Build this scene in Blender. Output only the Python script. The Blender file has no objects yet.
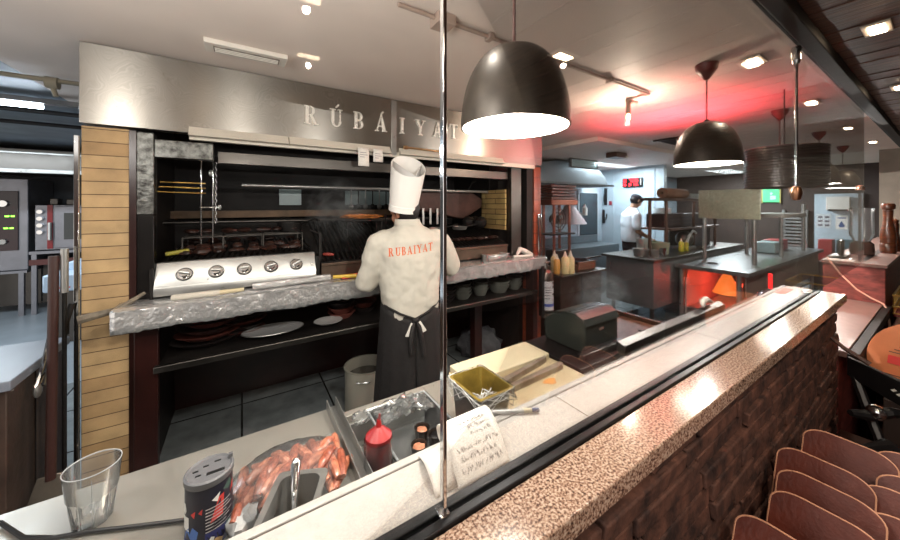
import bpy, bmesh, math, random
from mathutils import Vector, Matrix
from mathutils.bvhtree import BVHTree
R = random.Random(7)
PI = math.pi
SC = bpy.context.scene
COL = SC.collection
H = 1.6            # eye height of the camera above the floor

# ------------------------------------------------------------------ materials
def lin(c):
    return tuple(((v/255.0)/12.92 if v/255.0 <= .04045 else ((v/255.0+.055)/1.055)**2.4) for v in c)
MATS = {}
def mat(name, rgb, rough=.5, metal=0., var=.0, scale=8., rgb2=None, bump=0., bscale=40., coat=0., spec=.5,
        emit=None, estr=0., stretch=(1, 1, 1), trans=0., alpha=1., rvar=0., sss=0.):
    if name in MATS: return MATS[name]
    m = bpy.data.materials.new(name); m.use_nodes = True
    nt = m.node_tree; N = nt.nodes; L = nt.links
    b = N['Principled BSDF']
    c = lin(rgb)
    b.inputs['Base Color'].default_value = (*c, 1)
    b.inputs['Roughness'].default_value = rough
    b.inputs['Metallic'].default_value = metal
    b.inputs['Specular IOR Level'].default_value = spec
    b.inputs['Coat Weight'].default_value = coat
    b.inputs['Coat Roughness'].default_value = .08
    b.inputs['Transmission Weight'].default_value = trans
    b.inputs['Alpha'].default_value = alpha
    if emit:
        b.inputs['Emission Color'].default_value = (*lin(emit), 1)
        b.inputs['Emission Strength'].default_value = estr
    tc = N.new('ShaderNodeTexCoord'); mp = N.new('ShaderNodeMapping')
    mp.inputs['Scale'].default_value = stretch
    L.new(tc.outputs['Object'], mp.inputs['Vector'])
    if var > 0 or rgb2:
        no = N.new('ShaderNodeTexNoise'); no.inputs['Scale'].default_value = scale
        no.inputs['Detail'].default_value = 6; no.inputs['Roughness'].default_value = .6
        L.new(mp.outputs[0], no.inputs['Vector'])
        ra = N.new('ShaderNodeValToRGB')
        c2 = lin(rgb2) if rgb2 else tuple(max(0, v*(1-var)) for v in c)
        c1 = c if rgb2 else tuple(min(1, v*(1+var)) for v in c)
        ra.color_ramp.elements[0].position = .35; ra.color_ramp.elements[1].position = .65
        ra.color_ramp.elements[0].color = (*c2, 1); ra.color_ramp.elements[1].color = (*c1, 1)
        L.new(no.outputs['Fac'], ra.inputs[0]); L.new(ra.outputs[0], b.inputs['Base Color'])
        if rvar:
            mr = N.new('ShaderNodeMapRange'); mr.inputs['To Min'].default_value = max(.02, rough-rvar)
            mr.inputs['To Max'].default_value = rough+rvar
            L.new(no.outputs['Fac'], mr.inputs['Value']); L.new(mr.outputs[0], b.inputs['Roughness'])
    if bump > 0:
        n2 = N.new('ShaderNodeTexNoise'); n2.inputs['Scale'].default_value = bscale
        n2.inputs['Detail'].default_value = 4
        L.new(mp.outputs[0], n2.inputs['Vector'])
        bp = N.new('ShaderNodeBump'); bp.inputs['Strength'].default_value = bump
        bp.inputs['Distance'].default_value = .01
        L.new(n2.outputs['Fac'], bp.inputs['Height']); L.new(bp.outputs[0], b.inputs['Normal'])
    MATS[name] = m
    return m
def brickmat(name, c1, c2, mortar, bw, bh, msize, rough=.7, metal=0., axes='XZ', bump=.4, offset=.5, var=None):
    m = bpy.data.materials.new(name); m.use_nodes = True
    nt = m.node_tree; N = nt.nodes; L = nt.links; b = N['Principled BSDF']
    tc = N.new('ShaderNodeTexCoord'); sp = N.new('ShaderNodeSeparateXYZ'); cb = N.new('ShaderNodeCombineXYZ')
    L.new(tc.outputs['Object'], sp.inputs[0])
    L.new(sp.outputs[axes[0]], cb.inputs['X']); L.new(sp.outputs[axes[1]], cb.inputs['Y'])
    br = N.new('ShaderNodeTexBrick'); br.offset = offset
    br.inputs['Color1'].default_value = (*lin(c1), 1); br.inputs['Color2'].default_value = (*lin(c2), 1)
    br.inputs['Mortar'].default_value = (*lin(mortar), 1)
    br.inputs['Scale'].default_value = 1; br.inputs['Mortar Size'].default_value = msize
    br.inputs['Brick Width'].default_value = bw; br.inputs['Row Height'].default_value = bh
    br.inputs['Mortar Smooth'].default_value = .2
    L.new(cb.outputs[0], br.inputs['Vector'])
    no = N.new('ShaderNodeTexNoise'); no.inputs['Scale'].default_value = 9; no.inputs['Detail'].default_value = 6
    L.new(tc.outputs['Object'], no.inputs['Vector'])
    mx = N.new('ShaderNodeMix'); mx.data_type = 'RGBA'; mx.blend_type = 'MULTIPLY'
    mx.inputs['Factor'].default_value = .5
    L.new(br.outputs['Color'], mx.inputs[6]); L.new(no.outputs['Color'], mx.inputs[7])
    hs = N.new('ShaderNodeValToRGB'); hs.color_ramp.elements[0].color = (.35, .35, .35, 1); hs.color_ramp.elements[0].position = .3
    hs.color_ramp.elements[1].color = (1, 1, 1, 1); hs.color_ramp.elements[1].position = .65
    L.new(no.outputs['Fac'], hs.inputs[0]); L.new(hs.outputs[0], mx.inputs[7])
    L.new(mx.outputs[2], b.inputs['Base Color'])
    b.inputs['Roughness'].default_value = rough; b.inputs['Metallic'].default_value = metal
    bp = N.new('ShaderNodeBump'); bp.inputs['Strength'].default_value = bump; bp.inputs['Distance'].default_value = .006
    iv = N.new('ShaderNodeMath'); iv.operation = 'SUBTRACT'; iv.inputs[0].default_value = 1
    L.new(br.outputs['Fac'], iv.inputs[1]); L.new(iv.outputs[0], bp.inputs['Height']); L.new(bp.outputs[0], b.inputs['Normal'])
    return m
def brushed(name, rgb, rough=.25, scale=5., swirl=True, metal=1., aniso=0):
    """scratched, wiped stainless steel"""
    m = bpy.data.materials.new(name); m.use_nodes = True
    nt = m.node_tree; N = nt.nodes; L = nt.links; b = N['Principled BSDF']
    b.inputs['Metallic'].default_value = metal; b.inputs['Base Color'].default_value = (*lin(rgb), 1)
    tc = N.new('ShaderNodeTexCoord')
    no = N.new('ShaderNodeTexNoise'); no.inputs['Scale'].default_value = scale; no.inputs['Detail'].default_value = 8
    no.inputs['Roughness'].default_value = .75; no.inputs['Distortion'].default_value = 1.0 if swirl else 0
    L.new(tc.outputs['Object'], no.inputs['Vector'])
    mr = N.new('ShaderNodeMapRange'); mr.inputs['From Min'].default_value = .3; mr.inputs['From Max'].default_value = .7
    mr.inputs['To Min'].default_value = rough*.75; mr.inputs['To Max'].default_value = rough*1.35
    L.new(no.outputs['Fac'], mr.inputs['Value']); L.new(mr.outputs[0], b.inputs['Roughness'])
    ra = N.new('ShaderNodeValToRGB'); c = lin(rgb)
    ra.color_ramp.elements[0].position = .3; ra.color_ramp.elements[1].position = .7
    ra.color_ramp.elements[0].color = (*[v*.93 for v in c], 1); ra.color_ramp.elements[1].color = (*[min(1, v*1.04) for v in c], 1)
    L.new(no.outputs['Fac'], ra.inputs[0]); L.new(ra.outputs[0], b.inputs['Base Color'])
    if aniso:
        # arcs left by circular wiping
        vo = N.new('ShaderNodeTexVoronoi'); vo.inputs['Scale'].default_value = 2.3; vo.distance = 'EUCLIDEAN'
        nd = N.new('ShaderNodeTexNoise'); nd.inputs['Scale'].default_value = 3.5; nd.inputs['Detail'].default_value = 3
        vm = N.new('ShaderNodeVectorMath'); vm.operation = 'SCALE'; vm.inputs['Scale'].default_value = .35
        va = N.new('ShaderNodeVectorMath'); va.operation = 'ADD'
        L.new(tc.outputs['Object'], nd.inputs['Vector']); L.new(nd.outputs['Color'], vm.inputs[0]); L.new(vm.outputs[0], va.inputs[0]); L.new(tc.outputs['Object'], va.inputs[1])
        L.new(va.outputs[0], vo.inputs['Vector'])
        sc_ = N.new('ShaderNodeMath'); sc_.operation = 'MULTIPLY'; sc_.inputs[1].default_value = 48
        n3 = N.new('ShaderNodeTexNoise'); n3.noise_dimensions = '1D'; n3.inputs['Scale'].default_value = 2.2; n3.inputs['Detail'].default_value = 4
        L.new(vo.outputs['Distance'], sc_.inputs[0]); L.new(sc_.outputs[0], n3.inputs['W'])
        rr = N.new('ShaderNodeValToRGB'); rr.color_ramp.elements[0].position = .4; rr.color_ramp.elements[1].position = .68
        rr.color_ramp.elements[0].color = (*[v*.90 for v in c], 1); rr.color_ramp.elements[1].color = (*[min(1, v*1.22) for v in c], 1)
        L.new(n3.outputs['Fac'], rr.inputs[0])
        mm = N.new('ShaderNodeMix'); mm.data_type = 'RGBA'
        L.new(no.outputs['Fac'], mm.inputs['Factor']); L.new(ra.outputs[0], mm.inputs[6]); L.new(rr.outputs[0], mm.inputs[7])
        L.new(mm.outputs[2], b.inputs['Base Color'])
        b.inputs['Anisotropic Rotation'].default_value = .25
        b.inputs['Anisotropic'].default_value = aniso
        tg = N.new('ShaderNodeTangent'); tg.direction_type = 'RADIAL'; tg.axis = 'Z'
        L.new(tg.outputs[0], b.inputs['Tangent'])
    MATS[name] = m
    return m
def glassmat(name, tint=(255, 255, 255), refl=1.0, rough=.0):
    m = bpy.data.materials.new(name); m.use_nodes = True
    nt = m.node_tree; N = nt.nodes; L = nt.links
    N.remove(N['Principled BSDF']); out = N['Material Output']
    t = N.new('ShaderNodeBsdfTransparent'); t.inputs[0].default_value = (*lin(tint), 1)
    g = N.new('ShaderNodeBsdfGlossy'); g.inputs['Roughness'].default_value = rough
    f = N.new('ShaderNodeFresnel'); f.inputs['IOR'].default_value = 1.35
    k = N.new('ShaderNodeMath'); k.operation = 'MULTIPLY'; k.inputs[1].default_value = refl
    mx = N.new('ShaderNodeMixShader')
    L.new(f.outputs[0], k.inputs[0]); L.new(k.outputs[0], mx.inputs[0]); L.new(t.outputs[0], mx.inputs[1]); L.new(g.outputs[0], mx.inputs[2])
    L.new(mx.outputs[0], out.inputs['Surface'])
    MATS[name] = m
    return m
def filmmat(name, white=.14, refl=1.2, rough=.12):
    m = glassmat(name, (250, 251, 251), refl, rough)
    nt = m.node_tree; N = nt.nodes; L = nt.links
    mx = [n for n in N if n.type == 'MIX_SHADER'][0]; t = [n for n in N if n.type == 'BSDF_TRANSPARENT'][0]
    d = N.new('ShaderNodeBsdfDiffuse'); d.inputs[0].default_value = (.85, .87, .88, 1)
    m2 = N.new('ShaderNodeMixShader'); m2.inputs[0].default_value = white
    L.new(t.outputs[0], m2.inputs[1]); L.new(d.outputs[0], m2.inputs[2]); L.new(m2.outputs[0], mx.inputs[1])
    return m
def emis(name, rgb, s):
    return mat(name, rgb, .5, emit=rgb, estr=s)

# ------------------------------------------------------------------ mesh builder
class MB:
    def __init__(self): self.bm = bmesh.new()
    def _add(self, vs, fs, M=None, smooth=False):
        vv = [self.bm.verts.new(M @ Vector(v) if M else v) for v in vs]
        for f in fs:
            try:
                fc = self.bm.faces.new([vv[i] for i in f]); fc.smooth = smooth
            except ValueError: pass
        return self
    def box(self, x0, x1, y0, y1, z0, z1, M=None):
        vs = [(x, y, z) for x in (x0, x1) for y in (y0, y1) for z in (z0, z1)]
        fs = [(0, 1, 3, 2), (4, 6, 7, 5), (0, 4, 5, 1), (2, 3, 7, 6), (0, 2, 6, 4), (1, 5, 7, 3)]
        return self._add(vs, fs, M)
    def prism(self, poly, h0, h1, axis='z', M=None, smooth=False):
        """poly: 2-D outline; axis z -> (x,y), axis y -> (x,z), axis x -> (y,z)"""
        def p(a, b, h): return {'z': (a, b, h), 'y': (a, h, b), 'x': (h, a, b)}[axis]
        n = len(poly)
        vs = [p(a, b, h0) for a, b in poly]+[p(a, b, h1) for a, b in poly]
        fs = [tuple(range(n))[::-1], tuple(range(n, 2*n))]+[(i, (i+1) % n, n+(i+1) % n, n+i) for i in range(n)]
        return self._add(vs, fs, M, smooth)
    def cyl(self, p0, p1, r0, r1=None, seg=14, cap=True, smooth=True):
        r1 = r0 if r1 is None else r1
        return self.tube([p0, p1], [r0, r1], seg, cap, smooth)
    def tube(self, pts, r, seg=8, cap=True, smooth=True):
        pts = [Vector(p) for p in pts]; n = len(pts)
        rs = r if isinstance(r, (list, tuple)) else [r]*n
        rings = []; up = None
        for i, p in enumerate(pts):
            t = (pts[min(i+1, n-1)]-pts[max(i-1, 0)]).normalized()
            if up is None:
                up = Vector((0, 0, 1)) if abs(t.z) < .9 else Vector((1, 0, 0))
            a = (up-t*up.dot(t))
            a = a.normalized() if a.length > 1e-6 else t.orthogonal().normalized()
            up = a; b = t.cross(a)
            rings.append([self.bm.verts.new(p+(a*math.cos(2*PI*k/seg)+b*math.sin(2*PI*k/seg))*rs[i]) for k in range(seg)])
        for i in range(n-1):
            for k in range(seg):
                f = self.bm.faces.new([rings[i][k], rings[i][(k+1) % seg], rings[i+1][(k+1) % seg], rings[i+1][k]]); f.smooth = smooth
        if cap:
            for rg in (rings[0][::-1], rings[-1]):
                try: self.bm.faces.new(rg)
                except ValueError: pass
        return self
    def lathe(self, prof, c=(0, 0, 0), seg=28, M=None, sx=1., sy=1., a0=0., a1=2*PI):
        """prof: [(r, z)]; closed round z"""
        full = abs(a1-a0-2*PI) < 1e-6
        cnt = seg if full else seg+1
        rings = []
        for r, z in prof:
            ring = []
            if r < 1e-6 and full:
                v = Vector((c[0], c[1], c[2]+z)); v = M @ v if M else v
                ring = [self.bm.verts.new(v)]*cnt
            else:
                for k in range(cnt):
                    a = a0+(a1-a0)*k/seg
                    v = Vector((c[0]+r*sx*math.cos(a), c[1]+r*sy*math.sin(a), c[2]+z))
                    ring.append(self.bm.verts.new(M @ v if M else v))
            rings.append(ring)
        for i in range(len(prof)-1):
            for k in range(seg):
                k2 = (k+1) % cnt
                q = [rings[i][k], rings[i][k2], rings[i+1][k2], rings[i+1][k]]
                u = []
                for v in q:
                    if v not in u: u.append(v)
                if len(u) > 2:
                    try:
                        f = self.bm.faces.new(u); f.smooth = True
                    except ValueError: pass
        return self
    def blob(self, c, r, seg=10, jit=.0, M=None, rnd=None):
        """squashed lumpy ellipsoid, r=(rx,ry,rz)"""
        rnd = rnd or R
        n = max(4, seg//2)
        rings = []
        for i in range(n+1):
            ph = PI*i/n
            if i in (0, n):
                v = Vector((c[0], c[1], c[2]+r[2]*math.cos(ph))); v = M @ v if M else v
                rings.append([self.bm.verts.new(v)]*seg)
            else:
                rg = []
                for k in range(seg):
                    a = 2*PI*k/seg; j = 1+rnd.uniform(-jit, jit)
                    v = Vector((c[0]+r[0]*math.sin(ph)*math.cos(a)*j, c[1]+r[1]*math.sin(ph)*math.sin(a)*j, c[2]+r[2]*math.cos(ph)*j))
                    rg.append(self.bm.verts.new(M @ v if M else v))
                rings.append(rg)
        for i in range(n):
            for k in range(seg):
                k2 = (k+1) % seg
                u = []
                for v in (rings[i][k], rings[i+1][k], rings[i+1][k2], rings[i][k2]):
                    if v not in u: u.append(v)
                f = self.bm.faces.new(u); f.smooth = True
        return self
    def grid(self, nx, ny, fn, smooth=True, thick=0.):
        """surface fn(u,v)->(x,y,z)"""
        vs = [[self.bm.verts.new(fn(i/nx, j/ny)) for j in range(ny+1)] for i in range(nx+1)]
        for i in range(nx):
            for j in range(ny):
                f = self.bm.faces.new([vs[i][j], vs[i+1][j], vs[i+1][j+1], vs[i][j+1]]); f.smooth = smooth
        return self

TM = {}
def Tm(loc, rz=0): return Matrix.Translation(loc) @ Matrix.Rotation(rz, 4, 'Z')
def uname(n): return n
def tag(o, label=None, cat=None, group=None, kind=None):
    if label: o['label'] = label
    if cat: o['category'] = cat
    if group: o['group'] = group
    if kind: o['kind'] = kind
    return o
def thing(name, label, cat, loc=(0, 0, 0), rz=0, group=None):
    o = bpy.data.objects.new(name, None); COL.objects.link(o)
    o.location = loc; o.rotation_euler = (0, 0, rz); o.empty_display_size = .05
    TM[o.name] = Tm(loc, rz)
    return tag(o, label, cat, group)
def fin(mb, m, sharp=35):
    bmesh.ops.recalc_face_normals(mb.bm, faces=mb.bm.faces)
    me = bpy.data.meshes.new('m'); mb.bm.to_mesh(me); mb.bm.free()
    for mm in (m if isinstance(m, (list, tuple)) else [m]): me.materials.append(mm)
    me.set_sharp_from_angle(angle=math.radians(sharp))
    return me
def part(name, mb, m, parent, local=False, bev=0., label=None, solid=0., sub=0, kind=None):
    """world coordinates unless local; linked as ONE mesh under parent"""
    root = parent
    T = TM[root.name]
    if not local: mb.bm.transform(T.inverted())
    me = fin(mb, m); me.name = name
    o = bpy.data.objects.new(name, me); COL.objects.link(o); o.parent = parent
    TM[o.name] = T
    mods(o, bev, solid, sub)
    if label: o['label'] = label
    if kind: o['kind'] = kind
    return o
def mods(o, bev, solid, sub):
    if solid:
        s = o.modifiers.new('solid', 'SOLIDIFY'); s.thickness = solid; s.offset = 0
    if bev:
        b = o.modifiers.new('bevel', 'BEVEL'); b.width = bev; b.segments = 2; b.limit_method = 'ANGLE'; b.angle_limit = math.radians(40)
    if sub:
        s = o.modifiers.new('sub', 'SUBSURF'); s.levels = sub; s.render_levels = sub
def solo(name, mb, m, label, cat, loc=None, rz=0, group=None, local=False, bev=0., solid=0., sub=0, kind=None):
    """a thing that is a single mesh"""
    if loc is None:
        c = [v.co for v in mb.bm.verts]
        loc = (sum(v.x for v in c)/len(c), sum(v.y for v in c)/len(c), min(v.z for v in c))
    T = Tm(loc, rz)
    if not local: mb.bm.transform(T.inverted())
    me = fin(mb, m); me.name = name
    o = bpy.data.objects.new(name, me); COL.objects.link(o)
    o.location = loc; o.rotation_euler = (0, 0, rz); TM[o.name] = T
    mods(o, bev, solid, sub)
    return tag(o, label, cat, group, kind)
def struct(name, mb, m, bev=0., parent=None):
    me = fin(mb, m); me.name = name
    o = bpy.data.objects.new(name, me); COL.objects.link(o)
    o['kind'] = 'structure'; TM[o.name] = Matrix.Identity(4)
    mods(o, bev, 0, 0)
    return o
def copy_thing(root, loc, rz=None, label=None, group=None, scale=None):
    def rec(o, par):
        c = o.copy(); COL.objects.link(c)
        if par: c.parent = par
        for ch in list(kids.get(o.name, [])): rec(ch, c)
        return c
    kids = {}
    for o in bpy.data.objects:
        if o.parent: kids.setdefault(o.parent.name, []).append(o)
    c = rec(root, None)
    c.location = loc
    if rz is not None: c.rotation_euler[2] = rz
    if scale: c.scale = scale if isinstance(scale, (tuple, list)) else (scale,)*3
    if label: c['label'] = label
    if group: c['group'] = group
    return c
def rrect(x0, x1, y0, y1, r, n=5):
    out = []
    for cx, cy, a in ((x1-r, y1-r, 0), (x0+r, y1-r, 90), (x0+r, y0+r, 180), (x1-r, y0+r, 270)):
        for k in range(n+1):
            t = math.radians(a+90*k/n); out.append((cx+r*math.cos(t), cy+r*math.sin(t)))
    return out

# ------------------------------------------------------------------ serif capitals, as convex pieces in a 1-high box
def glyph(ch):
    Q = []
    def q(*p): Q.append(list(p))
    def stem(x, w=.17, z0=0, z1=1): q((x, z0), (x+w, z0), (x+w, z1), (x, z1))
    def serif(x, w, z): q((x, z), (x+w, z), (x+w, z+.06), (x, z+.06))
    def bowl(cx, cz, ri_x, ri_z, t, a0, a1, n=8):
        for k in range(n):
            a, b = math.radians(a0+(a1-a0)*k/n), math.radians(a0+(a1-a0)*(k+1)/n)
            def pt(a, o):
                return (cx+(ri_x+(t if o else 0))*math.cos(a), cz+(ri_z+(.06 if o else 0))*math.sin(a))
            q(pt(a, 0), pt(a, 1), pt(b, 1), pt(b, 0))
    if ch == 'R':
        stem(.08); serif(0, .34, 0); serif(0, .4, .94); bowl(.3, .74, .14, .2, .16, 90, -90)
        q((.25, .48), (.25, .54), (.34, .54), (.34, .48))
        q((.3, .5), (.46, .5), (.72, 0), (.54, 0)); serif(.52, .28, 0); w = .8
    elif ch == 'B':
        stem(.08); serif(0, .3, 0); serif(0, .3, .94)
        bowl(.3, .745, .12, .195, .15, 90, -90); bowl(.3, .275, .16, .215, .16, 90, -90)
        q((.25, .49), (.25, .55), (.33, .55), (.33, .49)); w = .68
    elif ch == 'U':
        stem(.1, .17, .3, 1); stem(.58, .07, .3, 1); serif(0, .36, .94); serif(.46, .3, .94)
        bowl(.4, .32, .15, .26, .14, 180, 360); w = .76
    elif ch == 'A':
        q((.06, 0), (.13, 0), (.43, 1), (.36, 1)); q((.52, 0), (.72, 0), (.44, 1), (.34, 1))
        q((.2, .28), (.58, .28), (.56, .35), (.22, .35)); serif(-.03, .26, 0); serif(.46, .34, 0); w = .8
    elif ch == 'I':
        stem(.1); serif(0, .37, 0); serif(0, .37, .94); w = .38
    elif ch == 'Y':
        stem(.33, .17, 0, .5); serif(.23, .37, 0); q((.33, .5), (.5, .5), (.24, 1), (.04, 1))
        q((.42, .5), (.5, .5), (.74, 1), (.66, 1)); serif(-.03, .36, .94); serif(.55, .3, .94); w = .8
    elif ch == 'T':
        stem(.28); serif(.18, .37, 0); q((0, .92), (.73, .92), (.73, 1), (0, 1))
        q((0, .76), (.04, .76), (.08, .92), (0, .92)); q((.69, .76), (.73, .76), (.73, .92), (.65, .92)); w = .73
    return Q, w
# ================================================================== MATERIALS
m_ceil = mat('painted ceiling', (232, 218, 208), .6, var=.05, scale=2)
m_ceil2 = mat('falloff grey ceiling', (120, 128, 136), .45, var=.25, scale=3)  # darker grey stands for light falling off into the utility room
m_wood_c = mat('dark ceiling planks', (112, 72, 52), .5, rgb2=(62, 40, 30), scale=5, stretch=(9, .7, 1), bump=.4, bscale=12)
m_floor = brickmat('grey floor tiles', (140, 145, 145), (130, 136, 138), (50, 52, 52), .62, .62, .008, .22, axes='XY', bump=.1, offset=0)
m_floor2 = mat('dark dining floor', (52, 32, 26), .4, var=.3, scale=5, stretch=(1, 6, 1))
m_floorw = mat('wet utility floor', (150, 158, 165), .3, var=.1, scale=3)
m_blackst = mat('black enamelled steel', (26, 23, 22), .35, .6, var=.3, scale=12)
m_soot = mat('sooty black steel', (20, 16, 14), .6, .3, var=.6, scale=5, bump=.1, bscale=20)
m_redbrown = mat('dark red panel', (46, 20, 17), .3, .0, var=.5, scale=2.5, spec=.5)
m_steel = brushed('wiped stainless steel', (160, 155, 148), .34, 3.2, True, 1., .8)
m_steelL = brushed('satin stainless steel', (172, 171, 168), .32, 9, False, .8)
m_pass = mat('matt pass steel', (140, 140, 140), .3, .75, var=.06, scale=5)
m_gutter = mat('cream painted gutter', (206, 198, 184), .45, var=.05)
m_steelC = brushed('scratched counter steel', (168, 164, 156), .34, 6, True, .55)
m_steelD = brushed('dull dark steel', (96, 92, 88), .38, 12)
m_mott = mat('mottled grey steel', (116, 116, 112), .35, .8, rgb2=(52, 50, 48), scale=26, bump=.3, bscale=60)
m_foil = mat('crumpled foil', (226, 225, 224), .26, .7, var=.08, scale=40, bump=.9, bscale=34)
m_chrome = mat('chrome', (215, 215, 215), .1, 1.)
m_iron = mat('cast iron', (30, 28, 27), .5, .5, var=.4, scale=30)
m_ybrick = brickmat('yellow brick', (200, 168, 122), (172, 138, 96), (96, 70, 48), 2.0, .0635, .0022, .7, axes='XZ', offset=.37)
m_ybrickY = brickmat('yellow refractory brick', (200, 172, 110), (186, 152, 98), (90, 70, 44), .3, .052, .004, .7, axes='YZ')
m_copper = brickmat('copper toned tile', (172, 84, 54), (150, 70, 46), (70, 34, 24), .3, .11, .003, .3, axes='XZ', offset=0)
m_stone = None
def granite():
    m = bpy.data.materials.new('pink speckled granite'); m.use_nodes = True
    nt = m.node_tree; N = nt.nodes; L = nt.links; b = N['Principled BSDF']
    tc = N.new('ShaderNodeTexCoord')
    n1 = N.new('ShaderNodeTexNoise'); n1.inputs['Scale'].default_value = 235; n1.inputs['Detail'].default_value = 3
    n1.inputs['Roughness'].default_value = .6
    L.new(tc.outputs['Object'], n1.inputs['Vector'])
    ra = N.new('ShaderNodeValToRGB'); e = ra.color_ramp.elements
    e[0].position = .36; e[0].color = (*lin((70, 54, 48)), 1)
    e[1].position = .6; e[1].color = (*lin((190, 170, 152)), 1)
    k = e.new(.45); k.color = (*lin((128, 98, 82)), 1)
    k = e.new(.52); k.color = (*lin((166, 136, 116)), 1)
    L.new(n1.outputs['Fac'], ra.inputs[0]); L.new(ra.outputs[0], b.inputs['Base Color'])
    b.inputs['Roughness'].default_value = .13
    return m
m_granite = granite()
m_white = mat('pale composite ledge', (166, 162, 157), .35, var=.06, scale=60)
m_groove = mat('dark joint', (70, 56, 50), .7)
m_track = mat('dark anodised channel', (44, 44, 46), .35, .8)
m_glass = glassmat('clear pane', (250, 251, 250), .55)
m_rough = mat('rough brown brick', (104, 68, 54), .8, rgb2=(38, 22, 18), scale=16, bump=1., bscale=26)
m_mortar = mat('brown mortar', (74, 48, 36), .95, rgb2=(34, 20, 15), scale=25, bump=.8, bscale=45)
m_pinkst = mat('pink grey stone', (118, 92, 85), .35, var=.12, scale=20)
m_redst = mat('red veined stone', (140, 70, 62), .45, rgb2=(96, 46, 42), scale=14, stretch=(1, 1, 3))
m_wallw = mat('blue white wall panel', (176, 190, 200), .4, var=.04, scale=2)
m_wallg = mat('grey beige plaster', (122, 112, 100), .8, var=.08, scale=6)
m_walld = mat('dark brown wall', (48, 34, 28), .7, var=.2, scale=4)
m_paper = mat('white paper', (226, 220, 212), .7)
m_ink = mat('grey ink', (95, 90, 100), .6)
m_black = mat('black plastic', (20, 20, 21), .35)
m_dgreen = mat('dark grey green plastic', (40, 45, 42), .32)
m_trimc = mat('metal trim', (150, 150, 150), .25, 1.)
m_dlr = mat('downlight rim', (214, 200, 184), .4)

# ================================================================== SETTING
CZ = 2.38
struct('floor', MB().box(-1.6, 9.9, .45, 4.3, -.05, 0), m_floor)
struct('floor_utility', MB().box(-7, -1.6, .45, 9, -.05, 0).box(-1.6, -.2, 4.3, 9, -.05, 0), m_floorw)
struct('floor_dining', MB().box(-3, 9.9, -3, .45, -.05, 0), m_floor2)
struct('ceiling', MB().box(-1.1, 9.9, .38, 4.3, CZ, CZ+.08), m_ceil)
struct('ceiling_utility', MB().box(-7, -1.1, .38, 8.2, CZ, CZ+.08).box(-1.1, -.2, 4.3, 8.2, CZ, CZ+.08), m_ceil2)
pl = MB()
x = -1.5
k = 0
while x < 9.8:          # planks across the dining ceiling
    pl.box(x, x+.148, -3, .33, CZ-.002-.003*(k % 3), CZ+.06); x += .15; k += 1
struct('ceiling_planks', pl, m_wood_c)
struct('trim_1', MB().box(-1.5, 9.9, .33, .385, CZ-.055, CZ+.02).box(-1.5, 9.9, .385, .41, CZ-.03, CZ), m_soot, .004)
struct('wall_right', MB().box(9.8, 9.9, .62, 4.3, 0, CZ), m_walld)
struct('wall_dining', MB().box(7.6, 7.7, -3, .6, 0, CZ).box(7.7, 9.9, .5, .6, 0, CZ), m_wallg)
struct('wall_dining_back', MB().box(-3, 7.6, -3.1, -3, 0, CZ), mat('dark dining wall', (70, 50, 42), .7, var=.2))
struct('wall_back', MB().box(2.5, 6.45, 4.05, 4.15, 0, CZ), m_wallw)
struct('wall_panelled', MB().box(6.4, 6.5, 2.85, 4.05, 0, CZ).box(6.36, 6.4, 2.85, 4.05, CZ-.07, CZ).box(6.385, 6.4, 3.0, 3.06, 0, CZ-.07).box(6.385, 6.4, 3.78, 3.82, 0, CZ-.07), m_wallw, .004)
struct('wall_kitchen', MB().box(6.5, 9.8, 4.05, 4.15, 0, CZ), mat('grey kitchen wall', (110, 118, 124), .5, var=.1))
struct('wall_utility', MB().box(-7, -.2, 8.1, 8.2, 0, CZ), mat('grey utility wall', (92, 96, 100), .5, var=.15))
struct('wall_grill_side', MB().box(-.6, -.5, 2.5, 8.1, 0, CZ), mat('grey side wall', (96, 98, 100), .5, var=.15))
struct('pillar_brick', MB().box(-.645, -.478, 2.25, 2.55, 0, 1.98), m_ybrick, .003)
struct('pillar_tile', MB().box(2.425, 2.52, 2.25, 2.6, 0, 1.98), m_copper, .002)
struct('trim_2', MB().box(-.668, -.652, 2.245, 2.262, 0, 1.93), m_chrome, .001)
# soffit step in the far kitchen ceiling
struct('ceiling_soffit', MB().box(3.4, 9.8, 2.2, 4.05, CZ-.05, CZ-.001), m_ceil)

# rough brick partition under the ledges
bw = MB(); bw.box(-1, 2.52, .345, .50, 0, 1.11)
struct('wall_partition', bw, m_mortar)
bb = MB(); z = .0; row = 0
while z < 1.08:
    h = R.uniform(.040, .052)
    x = -1+R.uniform(0, .1)-.1*(row % 2)
    while x < 2.54:
        w = R.uniform(.2, .36); y = .325+R.uniform(-.003, .008)
        x1 = min(x+w-.008, 2.545)
        z1 = min(z+h-.007, 1.108)
        if x1 > x+.02 and z1 > z+.01:
            j = lambda a=.004: R.uniform(-a, a)
            vs = [(x+j(), y+j(), z+j()), (x+j(), y+j(), z1+j()), (x+j(), .36, z), (x, .36, z1), (x1+j(), y+j(), z+j()), (x1+j(), y+j(), z1+j()), (x1, .36, z), (x1, .36, z1)]
            bb._add(vs, [(0, 1, 3, 2), (4, 6, 7, 5), (0, 4, 5, 1), (2, 3, 7, 6), (0, 2, 6, 4), (1, 5, 7, 3)])
        x += w
    z += h; row += 1
struct('wall_brick_facing', bb, m_rough, .004)
struct('wall_partition_end', MB().box(2.52, 2.55, .34, .52, 0, 1.11), m_rough)

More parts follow.
